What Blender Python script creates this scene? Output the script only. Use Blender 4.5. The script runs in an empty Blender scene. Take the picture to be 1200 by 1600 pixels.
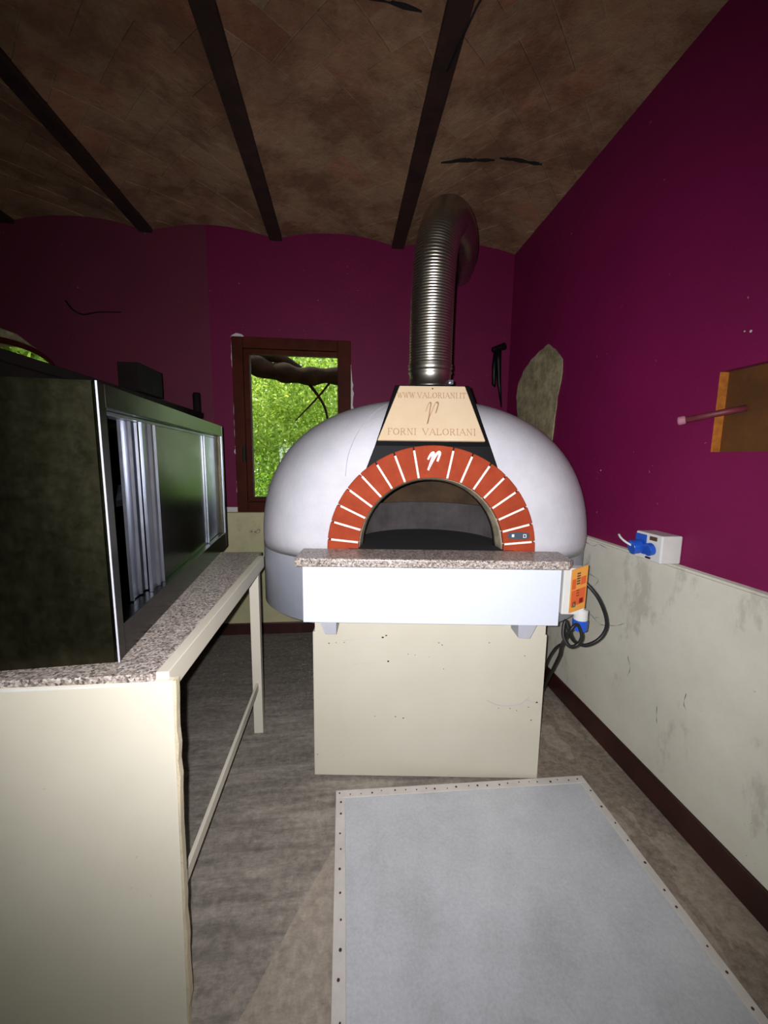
import bpy, bmesh, math, random
import numpy as np
from mathutils import Vector, Matrix
random.seed(7)
rng = np.random.default_rng(7)
SC = bpy.context.scene
COL = SC.collection
PI = math.pi

# ------------------------------------------------------------------ camera
PITCH, YAW, ROLL, FPX = 0.1346, 0.10236, -0.01152, 615.0
EYE = Vector((0, 0, 1.37))
fw = Vector((math.sin(YAW)*math.cos(PITCH), math.cos(YAW)*math.cos(PITCH), -math.sin(PITCH)))
rt0 = Vector((math.cos(YAW), -math.sin(YAW), 0))
dn0 = fw.cross(rt0)
rt = math.cos(ROLL)*rt0 + math.sin(ROLL)*dn0
dn = -math.sin(ROLL)*rt0 + math.cos(ROLL)*dn0
cam_d = bpy.data.cameras.new('camera')
cam = bpy.data.objects.new('camera', cam_d)
COL.objects.link(cam)
M = Matrix((rt, -dn, -fw)).transposed().to_4x4()
M.translation = EYE
cam.matrix_world = M
cam_d.sensor_fit = 'VERTICAL'
cam_d.sensor_height = 32.0
cam_d.lens = FPX/1600*32.0
cam_d.clip_start = 0.02
SC.camera = cam

# ------------------------------------------------------------------ world, sun, flash, exposure
w = bpy.data.worlds.new('sky'); SC.world = w; w.use_nodes = True
nt = w.node_tree
bg = nt.nodes['Background']
tc = nt.nodes.new('ShaderNodeTexCoord'); sp = nt.nodes.new('ShaderNodeSeparateXYZ'); cr = nt.nodes.new('ShaderNodeValToRGB')
nt.links.new(tc.outputs['Generated'], sp.inputs[0]); nt.links.new(sp.outputs['Z'], cr.inputs[0])
cr.color_ramp.elements[0].position = 0.0; cr.color_ramp.elements[0].color = (0.86, 0.93, 0.90, 1)
cr.color_ramp.elements[1].position = 0.8; cr.color_ramp.elements[1].color = (0.55, 0.75, 1.0, 1)
nt.links.new(cr.outputs[0], bg.inputs[0])
bg.inputs[1].default_value = 2.6

sun_d = bpy.data.lights.new('sun', 'SUN'); sun_d.energy = 10; sun_d.angle = 0.01; sun_d.color = (1, .95, .82)
sun = bpy.data.objects.new('sun', sun_d); COL.objects.link(sun)
sun.rotation_euler = Vector((0.80, -0.25, -0.9)).to_track_quat('-Z', 'Y').to_euler()

FLASH_W = 140.0
fl_d = bpy.data.lights.new('camera_flash', 'SPOT'); fl_d.energy = FLASH_W
fl_d.spot_size = math.radians(136); fl_d.spot_blend = 1.0; fl_d.shadow_soft_size = 0.006; fl_d.color = (0.98, 0.97, 1.0)
fl = bpy.data.objects.new('camera_flash', fl_d); COL.objects.link(fl)
fl.location = EYE + rt*(-0.025) - dn*0.012 - fw*0.01
fl.rotation_euler = (fw*1.0 + dn*0.02 + rt*0.02).to_track_quat('-Z', 'Y').to_euler()

vs = SC.view_settings
vs.view_transform = 'Standard'; vs.look = 'None'; vs.gamma = 1; vs.use_curve_mapping = False
vs.exposure = 0.22

# ------------------------------------------------------------------ material helpers
def lin(c):
    return tuple(((x/255)/12.92 if x/255 <= .04045 else ((x/255+.055)/1.055)**2.4) for x in c) + (1,)

class NT:
    def __init__(s, name):
        s.m = bpy.data.materials.new(name); s.m.use_nodes = True
        s.t = s.m.node_tree; s.b = s.t.nodes['Principled BSDF']
    def n(s, ty, **kw):
        nd = s.t.nodes.new(ty)
        for k, v in kw.items():
            if k.startswith('i_'):
                nd.inputs[k[2:].replace('_', ' ')].default_value = v
            else: setattr(nd, k, v)
        return nd
    def l(s, a, b): s.t.links.new(a, b)
    def coords(s, kind='Object'):
        return s.n('ShaderNodeTexCoord').outputs[kind]
    def noise(s, scale, detail=4, rough=.6, vec=None, stretch=None):
        nd = s.n('ShaderNodeTexNoise'); nd.inputs['Scale'].default_value = scale
        nd.inputs['Detail'].default_value = detail; nd.inputs['Roughness'].default_value = rough
        v = vec or s.coords()
        if stretch:
            mp = s.n('ShaderNodeMapping'); mp.inputs['Scale'].default_value = stretch; s.l(v, mp.inputs[0]); v = mp.outputs[0]
        s.l(v, nd.inputs['Vector']); return nd.outputs['Fac']
    def ramp(s, fac, stops):
        r = s.n('ShaderNodeValToRGB'); s.l(fac, r.inputs[0]); e = r.color_ramp.elements
        while len(e) < len(stops): e.new(.5)
        for i, (p, c) in enumerate(stops):
            e[i].position = p; e[i].color = c if len(c) == 4 else c + (1,)
        return r.outputs[0]
    def mix(s, fac, a, b, mode='MIX'):
        x = s.n('ShaderNodeMix', data_type='RGBA', blend_type=mode)
        if isinstance(fac, (int, float)): x.inputs[0].default_value = fac
        else: s.l(fac, x.inputs[0])
        for i, v in ((6, a), (7, b)):
            if isinstance(v, tuple): x.inputs[i].default_value = v
            else: s.l(v, x.inputs[i])
        return x.outputs[2]
    def math(s, op, a, b=None, clamp=False):
        x = s.n('ShaderNodeMath', operation=op); x.use_clamp = clamp
        for i, v in enumerate((a, b)):
            if v is None: continue
            if isinstance(v, (int, float)): x.inputs[i].default_value = v
            else: s.l(v, x.inputs[i])
        return x.outputs[0]
    def base(s, c):
        if isinstance(c, tuple): s.b.inputs['Base Color'].default_value = c
        else: s.l(c, s.b.inputs['Base Color'])
    def set(s, **kw):
        for k, v in kw.items():
            i = s.b.inputs[k.replace('_', ' ')]
            if hasattr(v, 'links'): s.l(v, i)
            else: i.default_value = v
    def bump(s, h, strength=.3, dist=.01):
        b = s.n('ShaderNodeBump'); b.inputs['Strength'].default_value = strength; b.inputs['Distance'].default_value = dist
        s.l(h, b.inputs['Height']); s.l(b.outputs[0], s.b.inputs['Normal'])

def simple(name, c, rough=.6, metal=0, var=.12, scale=8, bump=0, c2=None, spec=.5):
    m = NT(name); c = lin(c); c2 = lin(c2) if c2 else tuple(x*(1-var*2) for x in c[:3]) + (1,)
    f = m.noise(scale, 5, .65)
    m.base(m.ramp(f, [(.35, c2), (.65, c)]))
    m.set(Roughness=rough, Metallic=metal, Specular_IOR_Level=spec)
    if bump: m.bump(m.noise(scale*12, 3, .6), bump, .004)
    return m.m

MAT = {}
# burgundy wall paint: two paint batches meet at a vertical seam on the back wall
def wall_paint(name, seam, a8=(108, 9, 62)):
    m = NT(name)
    a, b = lin(a8), lin((98, 36, 58))
    n1 = m.noise(2.2, 5, .6)
    ca = m.ramp(n1, [(.3, tuple(x*.82 for x in a[:3])+(1,)), (.7, a)])
    col = ca
    if seam is not None:
        s = m.n('ShaderNodeSeparateXYZ'); m.l(m.coords(), s.inputs[0])
        cb = m.ramp(n1, [(.3, tuple(x*.85 for x in b[:3])+(1,)), (.7, b)])
        col = m.mix(m.math('LESS_THAN', s.outputs['X'], seam), ca, cb)
    sc = m.ramp(m.noise(38, 2, .5), [(.76, (0, 0, 0, 1)), (.78, (1, 1, 1, 1))])
    col = m.mix(sc, col, lin((150, 90, 120)))
    m.base(col); m.set(Roughness=.62, Specular_IOR_Level=.3)
    m.bump(m.noise(140, 3, .6), .25, .003)
    return m.m
MAT['wall'] = wall_paint('burgundy_paint_lit', None, (120, 14, 72))  # same paint as the back wall, raised to carry the right wall's stronger light
MAT['wall_b'] = wall_paint('burgundy_paint_two_batches', -0.933)

def dado_mat(name, col, dark, stain):
    m = NT(name)
    n1 = m.noise(1.7, 6, .62); n2 = m.noise(5, 8, .7, stretch=(1, 1, .45)); n3 = m.noise(30, 4, .6)
    c = m.ramp(n1, [(.3, lin(dark)), (.62, lin(col))])
    blot = m.ramp(n2, [(.56, (0, 0, 0, 1)), (.63, (.55, .55, .55, 1))])
    c = m.mix(blot, c, lin(stain))
    # hairline scribbles of dirt: thin contour of a low noise
    d = m.noise(2.6, 3, .5)
    line = m.math('LESS_THAN', m.math('ABSOLUTE', m.math('SUBTRACT', d, .47)), .0016)
    gate = m.math('GREATER_THAN', m.noise(1.3, 2, .5), .52)
    c = m.mix(m.math('MULTIPLY', m.math('MULTIPLY', line, gate), .6), c, lin((60, 58, 52)))
    speck = m.ramp(n3, [(.73, (0, 0, 0, 1)), (.76, (1, 1, 1, 1))])
    c = m.mix(m.math('MULTIPLY', speck, .6), c, lin((95, 90, 80)))
    m.base(c); m.set(Roughness=.55, Specular_IOR_Level=.35); m.bump(m.noise(60, 4, .6), .2, .004)
    return m.m
MAT['dado'] = dado_mat('cream_dado', (216, 212, 198), (196, 192, 178), (168, 162, 152))
MAT['dado_b'] = dado_mat('cream_dado_back', (192, 184, 146), (160, 156, 118), (126, 126, 92))
MAT['skirting'] = simple('dark_red_skirting', (62, 28, 24), .4, var=.25, scale=6, bump=.1)

def floor_mat():
    m = NT('worn_concrete')
    co = m.coords(); s = m.n('ShaderNodeSeparateXYZ'); m.l(co, s.inputs[0])
    n1 = m.noise(2.4, 7, .65); n2 = m.noise(3.2, 6, .7, stretch=(.8, 3.6, 1)); n3 = m.noise(55, 4, .7); n4 = m.noise(1.1, 3, .5)
    rough = m.ramp(n2, [(.32, lin((104, 96, 88))), (.5, lin((138, 130, 120))), (.68, lin((168, 160, 148)))])
    smooth = m.ramp(n1, [(.3, lin((150, 136, 122))), (.7, lin((178, 164, 148)))])
    # smooth screed lies to the right of a skewed edge
    e = m.math('SUBTRACT', s.outputs['X'], m.math('MULTIPLY_ADD' if False else 'MULTIPLY', m.math('SUBTRACT', s.outputs['Y'], 1.316), .527))
    e = m.math('ADD', e, m.math('MULTIPLY', m.math('SUBTRACT', n1, .5), .03))
    edge = m.math('GREATER_THAN', e, 0.0)
    near = m.math('LESS_THAN', s.outputs['Y'], 1.37)
    side = m.math('GREATER_THAN', s.outputs['X'], .78)
    sm = m.math('MAXIMUM', m.math('MULTIPLY', edge, near), side)
    c = m.mix(sm, rough, smooth)
    # right-hand strip: brown screed with pale old patches
    brown = m.ramp(m.noise(2.6, 5, .55, stretch=(2.2, 1, 1)), [(.40, lin((108, 92, 76))), (.52, lin((122, 104, 86))), (.535, lin((156, 138, 118))), (.7, lin((148, 132, 114)))])
    c = m.mix(side, c, brown)
    # darker towards the back, edge broken up by noise
    dark_tone = m.ramp(m.math('ADD', m.math('MULTIPLY', n4, .7), m.math('MULTIPLY', m.math('SUBTRACT', s.outputs['Y'], 1.7), .4)), [(.42, (0, 0, 0, 1)), (.62, (.75, .75, .75, 1))])
    c = m.mix(dark_tone, c, lin((78, 70, 62)))
    speck = m.ramp(n3, [(.70, (0, 0, 0, 1)), (.74, (1, 1, 1, 1))])
    c = m.mix(m.math('MULTIPLY', speck, .5), c, lin((70, 62, 54)))
    fine = m.ramp(m.noise(38, 8, .78), [(.32, lin((62, 56, 52))), (.68, lin((196, 186, 172)))])
    c = m.mix(.42, c, fine)
    streak = m.ramp(m.noise(9, 7, .75, stretch=(.5, 3.4, 1)), [(.38, (1, 1, 1, 1)), (.55, (0, 0, 0, 1))])
    c = m.mix(m.math('MULTIPLY', m.math('MULTIPLY', streak, m.math('SUBTRACT', 1.0, sm)), .45), c, lin((84, 78, 74)))
    m.base(c); m.set(Roughness=.75); m.bump(m.math('ADD', n2, m.math('MULTIPLY', n3, .4)), .5, .008)
    return m.m
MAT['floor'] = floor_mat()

def brick_ceiling_mat(name, mortar=False):
    m = NT(name)
    co = m.coords('Generated') if False else m.coords()
    oi = m.n('ShaderNodeObjectInfo').outputs['Random']
    n1 = m.noise(1.6, 6, .65); n2 = m.noise(9, 5, .7)
    wash = m.ramp(m.math('ADD', m.math('MULTIPLY', n1, .6), m.math('MULTIPLY', n2, .4)), [(.38, (0, 0, 0, 1)), (.6, (1, 1, 1, 1))])
    brick = m.ramp(oi, [(0, lin((126, 84, 64))), (.3, lin((142, 100, 78))), (.55, lin((150, 116, 92))), (.8, lin((132, 104, 82))), (1, lin((160, 98, 76)))])
    if mortar: brick = m.ramp(n2, [(.3, lin((132, 110, 88))), (.7, lin((158, 136, 112)))])
    c = m.mix(m.math('MULTIPLY', wash, .9), brick, lin((156, 128, 100)))
    blot = m.ramp(m.noise(3.1, 6, .7), [(.40, (.75, .75, .75, 1)), (.56, (0, 0, 0, 1))])
    c = m.mix(blot, c, lin((106, 76, 58)))
    m.base(c); m.set(Roughness=.9, Specular_IOR_Level=.15); m.bump(m.noise(22, 6, .75), .8, .012)
    return m.m
MAT['cbrick'] = brick_ceiling_mat('limewashed_brick')
MAT['cmortar'] = brick_ceiling_mat('vault_mortar', True)
MAT['beam'] = simple('dark_beam', (52, 30, 24), .7, var=.3, scale=9, bump=.3)
MAT['plaster'] = simple('bare_plaster', (178, 168, 134), .9, var=.16, scale=14, bump=.5, c2=(122, 114, 84))
MAT['chip'] = simple('white_filler', (205, 200, 196), .85, var=.08, scale=20, bump=.3)
MAT['wood_dark'] = simple('dark_window_wood', (74, 28, 15), .6, var=.25, scale=5, bump=.1, spec=.12)
MAT['wood_black'] = simple('blackened_wood', (22, 14, 12), .8, var=.3, scale=6, bump=.2, spec=.15)
MAT['oven_white'] = simple('oven_white_render', (202, 200, 206), .7, var=.03, scale=7, bump=.25, c2=(190, 189, 196), spec=.3)
MAT['oven_grey'] = simple('oven_grey_band', (158, 161, 172), .65, var=.04, scale=4, bump=.2, c2=(148, 152, 163))
MAT['terra'] = simple('terracotta_brick', (156, 62, 32), .8, var=.08, scale=14, bump=.15, c2=(142, 52, 26), spec=.25)
MAT['joint'] = simple('white_joint', (240, 226, 214), .7, var=.03)
MAT['white_paint'] = simple('white_emblem_paint', (246, 240, 238), .6, var=.02)
MAT['hood'] = simple('black_sheet', (7, 7, 10), .6, var=.1, scale=20, spec=.15)
MAT['plaque'] = simple('cream_clay_plaque', (206, 184, 154), .8, var=.05, scale=6, bump=.05, c2=(200, 176, 144), spec=.25)
MAT['engrave'] = simple('engraved_brown', (176, 138, 104), .8, var=.08, scale=30)
MAT['fascia'] = simple('white_laminate', (209, 214, 227), .35, var=.01, scale=3)
MAT['chamber'] = simple('soot_grey', (78, 72, 72), .9, var=.2, scale=9, bump=.3)
MAT['chamber_b'] = simple('chamber_brown', (96, 74, 54), .9, var=.2, scale=9, bump=.3)
MAT['throat'] = simple('sooty_refractory', (178, 166, 142), .85, var=.25, scale=12, bump=.3)
MAT['soot'] = simple('black_soot', (26, 22, 22), .9, var=.2)
MAT['rubber'] = simple('black_rubber', (22, 22, 24), .5, var=.1)
MAT['white_plastic'] = simple('white_plastic', (214, 214, 210), .4, var=.04, scale=15)
MAT['blue'] = simple('blue_plastic', (30, 84, 190), .35, var=.06)
MAT['orange'] = simple('orange_print', (196, 84, 40), .5, var=.05)
MAT['yellow'] = simple('yellow_print', (206, 140, 62), .5, var=.05)
MAT['green_btn'] = simple('green_print', (30, 110, 60), .5)
MAT['red_btn'] = simple('red_print', (140, 24, 24), .5)
MAT['dark_print'] = simple('dark_print', (92, 62, 36), .6)
MAT['grey_metal'] = simple('grey_bracket', (172, 172, 182), .5, var=.05)
MAT['badge'] = simple('badge_blue_grey', (92, 104, 120), .35, .5, var=.1)
MAT['iron'] = simple('black_iron', (26, 25, 27), .45, .6, var=.2, scale=20)
MAT['niche'] = simple('brown_board', (96, 58, 20), .6, var=.2, scale=6, bump=.2)
MAT['niche_edge'] = simple('orange_edge', (190, 116, 36), .7, var=.2, scale=40, bump=.2, c2=(150, 86, 28))
MAT['rust'] = simple('rusty_maroon_pipe', (110, 40, 52), .55, var=.2, scale=18)
MAT['dull_tip'] = simple('dusty_pink_tip', (170, 110, 130), .7, var=.1)
MAT['gap'] = simple('shadow_gap_black', (24, 17, 13), .9)
MAT['rubble'] = simple('pale_rubble', (128, 120, 108), .9, var=.2, scale=30)

def cream_mat():
    m = NT('cream_enamel')
    n1 = m.noise(1.6, 5, .6); n2 = m.noise(16, 4, .7)
    c = m.ramp(n1, [(.3, lin((196, 189, 172))), (.7, lin((208, 202, 186)))])
    d = m.ramp(n2, [(.70, (0, 0, 0, 1)), (.76, (.5, .5, .5, 1))])
    c = m.mix(d, c, lin((150, 140, 120)))
    q = m.noise(2.1, 2, .5)
    m.base(c); m.set(Roughness=.42); m.bump(n1, .04, .01)
    return m.m
MAT['cream'] = cream_mat()
MAT['cream_edge'] = simple('worn_board_edge', (200, 186, 158), .8, var=.15, scale=14, bump=.4)

def granite():
    m = NT('pink_grey_granite')
    v = m.n('ShaderNodeTexVoronoi'); v.inputs['Scale'].default_value = 210; m.l(m.coords(), v.inputs['Vector'])
    v2 = m.noise(120, 5, .8); n = m.noise(7, 4, .6)
    sr = m.n('ShaderNodeSeparateColor'); m.l(v.outputs['Color'], sr.inputs[0])
    c = m.ramp(m.math('ADD', m.math('MULTIPLY', sr.outputs[0], .6), m.math('MULTIPLY', v2, .4)),
               [(.22, lin((70, 66, 64))), (.36, lin((140, 128, 120))), (.55, lin((168, 154, 146))), (.75, lin((206, 198, 190)))])
    c = m.mix(m.math('MULTIPLY', n, .4), c, lin((112, 100, 94)))
    m.base(c); m.set(Roughness=.38); return m.m
MAT['granite'] = granite()

def steel(name, tint, rough, smear=.5, dark=None):
    m = NT(name)
    n1 = m.noise(3, 6, .7, stretch=(1, 1, .25)); n2 = m.noise(26, 5, .75)
    m.base(m.ramp(n1, [(.3, lin(dark or tuple(int(x*.7) for x in tint))), (.7, lin(tint))]))
    m.set(Metallic=1.0, Roughness=m.math('ADD', m.math('MULTIPLY', n2, smear*.35), rough))
    m.bump(m.noise(2.2, 2, .5), .06, .02); return m.m
MAT['steel_side'] = steel('dirty_stainless_side', (92, 88, 70), .20, 1.1, (40, 38, 30))
MAT['steel'] = steel('stainless_sheet', (76, 74, 70), .15, .45, (56, 55, 52))
MAT['steel_bright'] = steel('bright_stainless_profile', (176, 180, 190), .26, .4, (104, 108, 122))
MAT['duct'] = steel('flexible_duct_metal', (206, 200, 190), .27, .25, (160, 152, 142))

def board_mat():
    m = NT('grey_white_floor_board')
    co = m.coords()
    n1 = m.noise(2.0, 5, .55); n2 = m.noise(7.5, 3, .5); n3 = m.noise(120, 3, .7); n4 = m.noise(14, 5, .7)
    c = m.ramp(m.math('ADD', m.math('MULTIPLY', n1, .65), m.math('MULTIPLY', n2, .35)), [(.36, lin((168, 170, 174))), (.5, lin((186, 188, 194))), (.66, lin((200, 203, 208)))])
    c = m.mix(.22, c, m.ramp(n3, [(.3, lin((130, 132, 136))), (.7, lin((210, 212, 216)))]))
    s = m.ramp(n4, [(.72, (0, 0, 0, 1)), (.78, (.6, .6, .6, 1))])
    c = m.mix(s, c, lin((120, 116, 112)))
    m.base(c); m.set(Roughness=m.math('ADD', m.math('MULTIPLY', n2, .3), .25)); m.bump(m.math('ADD', n2, n1), .10, .03)
    return m.m
MAT['board'] = board_mat()
MAT['board_edge'] = simple('board_edge_strip', (206, 200, 194), .55, var=.07, scale=12, bump=.1)
MAT['nail'] = simple('rusty_nail', (84, 56, 46), .7, .3, var=.2)

def leaf_mat(name, a, b):
    m = NT(name); t = m.t
    v = m.n('ShaderNodeTexWhiteNoise') ; g = m.n('ShaderNodeNewGeometry'); m.l(g.outputs['Random Per Island'], v.inputs['Vector'])
    c = m.ramp(g.outputs['Random Per Island'], [(0, lin(a)), (1, lin(b))])
    m.base(c); m.set(Roughness=.45)
    tr = m.n('ShaderNodeBsdfTranslucent'); m.l(c, tr.inputs[0])
    mx = m.n('ShaderNodeMixShader'); mx.inputs[0].default_value = .55
    m.l(m.b.outputs[0], mx.inputs[1]); m.l(tr.outputs[0], mx.inputs[2])
    m.l(mx.outputs[0], t.nodes['Material Output'].inputs[0]); return m.m
MAT['leaf'] = leaf_mat('sunlit_leaf', (120, 148, 44), (226, 236, 120))
MAT['leaf_d'] = leaf_mat('mid_leaf', (84, 120, 30), (140, 178, 50))
MAT['bark'] = simple('dark_bark', (50, 32, 20), .95, var=.3, scale=10, bump=.6, spec=.1)
MAT['grass'] = simple('grass_ground', (90, 120, 50), .95, var=.3, scale=6)
def glass_mat():
    m = NT('window_glass'); m.base((1, 1, 1, 1)); t = m.t
    tr = m.n('ShaderNodeBsdfTransparent'); tr.inputs[0].default_value = (.93, .97, .93, 1)
    gl = m.n('ShaderNodeBsdfGlossy'); gl.inputs['Roughness'].default_value = .02
    mx = m.n('ShaderNodeMixShader'); fr = m.n('ShaderNodeFresnel'); m.l(fr.outputs[0], mx.inputs[0])
    m.l(tr.outputs[0], mx.inputs[1]); m.l(gl.outputs[0], mx.inputs[2]); m.l(mx.outputs[0], t.nodes['Material Output'].inputs[0]); return m.m
MAT['glass'] = glass_mat()

# ------------------------------------------------------------------ geometry helpers
def link(name, bm, mat, parent=None, smooth=False, bevel=0, segs=2):
    me = bpy.data.meshes.new(name)
    bmesh.ops.recalc_face_normals(bm, faces=bm.faces)
    bm.to_mesh(me); bm.free()
    if smooth:
        for p in me.polygons: p.use_smooth = True
    o = bpy.data.objects.new(name, me); COL.objects.link(o)
    if mat is not None: me.materials.append(MAT[mat] if isinstance(mat, str) else mat)
    if parent is not None: o.parent = parent
    if bevel:
        b = o.modifiers.new('bevel', 'BEVEL'); b.width = bevel; b.segments = segs; b.limit_method = 'ANGLE'; b.angle_limit = math.radians(35)
    return o
def empty(name, loc=(0, 0, 0), rz=0, parent=None):
    o = bpy.data.objects.new(name, None); COL.objects.link(o); o.location = loc; o.rotation_euler = (0, 0, rz)
    o.empty_display_size = .1
    if parent: o.parent = parent
    return o
def tag(o, label=None, cat=None, group=None, kind=None):
    if label: o['label'] = label
    if cat: o['category'] = cat
    if group: o['group'] = group
    if kind: o['kind'] = kind
    return o
def struct(o): o['kind'] = 'structure'; return o
def box(bm, a, b, mtx=None):
    (x0, y0, z0), (x1, y1, z1) = a, b
    vs_ = [bm.verts.new(v) for v in ((x0,y0,z0),(x1,y0,z0),(x1,y1,z0),(x0,y1,z0),(x0,y0,z1),(x1,y0,z1),(x1,y1,z1),(x0,y1,z1))]
    for f in ((3,2,1,0),(4,5,6,7),(0,1,5,4),(1,2,6,5),(2,3,7,6),(3,0,4,7)): bm.faces.new([vs_[i] for i in f])
    if mtx is not None: bmesh.ops.transform(bm, matrix=mtx, verts=vs_)
    return bm
def B(a, b): return box(bmesh.new(), a, b)
def prism(bm, pts, ext):
    """closed polygon pts (3-D) extruded by vector ext"""
    e = Vector(ext); n = len(pts)
    a = [bm.verts.new(p) for p in pts]; b = [bm.verts.new(Vector(p)+e) for p in pts]
    bm.faces.new(a[::-1]); bm.faces.new(b)
    for i in range(n): bm.faces.new([a[i], a[(i+1) % n], b[(i+1) % n], b[i]])
    return bm
def catmull(P, k=12):
    P = [Vector(p) for p in P]; P = [2*P[0]-P[1]] + P + [2*P[-1]-P[-2]]; out = []
    for i in range(1, len(P)-2):
        for j in range(k):
            t = j/k
            out.append(.5*((2*P[i]) + (P[i+1]-P[i-1])*t + (2*P[i-1]-5*P[i]+4*P[i+1]-P[i+2])*t*t + (3*P[i]-P[i-1]-3*P[i+1]+P[i+2])*t**3))
    out.append(P[-2]); return out
def tube(bm, pts, r, seg=10, cap=True):
    """r: number or function(i, n)"""
    pts = [Vector(p) for p in pts]; n = len(pts); rings = []
    t0 = (pts[1]-pts[0]).normalized()
    u = t0.orthogonal().normalized()
    for i, p in enumerate(pts):
        t = (pts[min(i+1, n-1)]-pts[max(i-1, 0)]).normalized()
        u = (u - t*u.dot(t)).normalized(); v = t.cross(u)
        rr = r(i, n) if callable(r) else r
        rings.append([bm.verts.new(p + rr*(math.cos(2*PI*k/seg)*u + math.sin(2*PI*k/seg)*v)) for k in range(seg)])
    for i in range(n-1):
        for k in range(seg):
            bm.faces.new([rings[i][k], rings[i][(k+1) % seg], rings[i+1][(k+1) % seg], rings[i+1][k]])
    if cap: bm.faces.new(rings[0][::-1]); bm.faces.new(rings[-1])
    return bm
def cyl(bm, a, b, r, seg=16, r2=None): return tube(bm, [a, b], (lambda i, n: r if i == 0 else (r2 if r2 is not None else r)), seg)
def grid_wall(bm, P0, ux, uz, xs, zs, keep):
    """flat wall of quads in the plane P0 + x*ux + z*uz with cells dropped where keep() is false"""
    V = {}
    def v(i, j):
        if (i, j) not in V: V[i, j] = bm.verts.new(Vector(P0) + Vector(ux)*xs[i] + Vector(uz)*zs[j])
        return V[i, j]
    for i in range(len(xs)-1):
        for j in range(len(zs)-1):
            if keep((xs[i]+xs[i+1])/2, (zs[j]+zs[j+1])/2): bm.faces.new([v(i,j), v(i+1,j), v(i+1,j+1), v(i,j+1)])
    return bm
def wall_with_holes(name, axis, pos, thick, u0, u1, z0, z1, holes, mat):
    """holes: (ua, ub, za, zb). axis 'x': wall normal along x (u=y); axis 'y': normal along y (u=x)"""
    us = sorted({u0, u1, *[h[0] for h in holes], *[h[1] for h in holes]}); zs = sorted({z0, z1, *[h[2] for h in holes], *[h[3] for h in holes]})
    bm = bmesh.new()
    keep = lambda u, z: not any(h[0] < u < h[1] and h[2] < z < h[3] for h in holes)
    if axis == 'y': grid_wall(bm, (0, pos, 0), (1, 0, 0), (0, 0, 1), us, zs, keep); ext = (0, thick, 0)
    else: grid_wall(bm, (pos, 0, 0), (0, 1, 0), (0, 0, 1), us, zs, keep); ext = (thick, 0, 0)
    r = bmesh.ops.extrude_face_region(bm, geom=bm.faces[:])
    bmesh.ops.translate(bm, vec=ext, verts=[g for g in r['geom'] if isinstance(g, bmesh.types.BMVert)])
    return struct(link(name, bm, mat))

# ------------------------------------------------------------------ room shell
XR, YB, XL, YR = 1.258, 3.02, -3.6, -2.8
ZT = 3.2; ZS = 2.87      # vault springing
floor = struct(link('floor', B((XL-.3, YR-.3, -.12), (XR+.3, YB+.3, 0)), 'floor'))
WX0, WX1, WZ0, WZ1 = -.785, .052, .965, 2.21
# back wall holes: window, arched window (rectangle up to the springing, arch filled by spandrel)
AX, AA, AB, AZ = -2.42, .482, .265, 1.890
wall_back = wall_with_holes('wall_back', 'y', YB, .28, XL, XR+.28, 0, ZT, [(WX0+.05, WX1-.05, WZ0+.05, WZ1-.05), (AX-AA, AX+AA, 1.0, AZ+AB)], 'wall_b')
bm = bmesh.new()
for s in (-1, 1):
    pts = [(AX+s*AA, YB, AZ), ] + [(AX+s*AA*math.cos(t), YB, AZ+AB*math.sin(t)) for t in np.linspace(.12, PI/2, 14)] + [(AX+s*AA, YB, AZ+AB)]
    prism(bm, pts, (0, .28, 0))
sp_ = link('arch_spandrel', bm, 'wall_b', wall_back)
NY0, NY1, NZ0, NZ1 = .90, 1.255, 1.405, 1.672
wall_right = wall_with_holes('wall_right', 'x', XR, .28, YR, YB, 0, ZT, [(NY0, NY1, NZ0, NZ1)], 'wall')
DL = (-2.3, -.9, 0.0, 2.2)
wall_left = wall_with_holes('wall_left', 'x', XL-.28, .28, YR, YB+.28, 0, ZT, [DL], 'wall')
RO = (-1.9, -.5, .0, 2.2)
wall_rear = wall_with_holes('wall_rear', 'y', YR-.28, .28, XL-.28, XR+.28, 0, ZT, [RO], 'wall')

# ceiling: shallow brick vaults between dark beams
PITCHB = .852
beams = [.387 - k*PITCHB for k in range(5)]
edges = [XR + .01] + beams + [XL-.05]
def vault_z(x):
    for a, b in zip(edges[:-1], edges[1:]):
        if b <= x <= a:
            h = .5*(a-b); c = .5*(a+b); return ZS + .062*(1-((x-c)/h)**2)
    return ZS
bm = bmesh.new()
xs = []
for a, b in zip(edges[:-1], edges[1:]): xs += list(np.linspace(a, b, 13))[:-1]
xs.append(edges[-1])
bot = [(x, vault_z(x)) for x in xs]
loop = bot + [(edges[-1], ZT), (edges[0], ZT)]
prism(bm, [(x, YR, z) for x, z in loop], (0, YB-YR, 0))
ceiling = struct(link('ceiling', bm, 'cmortar'))
for i, bx in enumerate(beams):
    h = .043
    bm = bmesh.new(); box(bm, (bx-h, YR+.001, ZS-.014), (bx+h, YB-.001, ZS+.02))
    box(bm, (bx-.012, YR+.001, ZS+.0), (bx+.012, YB-.001, ZS+.05))
    link('beam', bm, 'beam', ceiling, bevel=.003)

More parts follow.
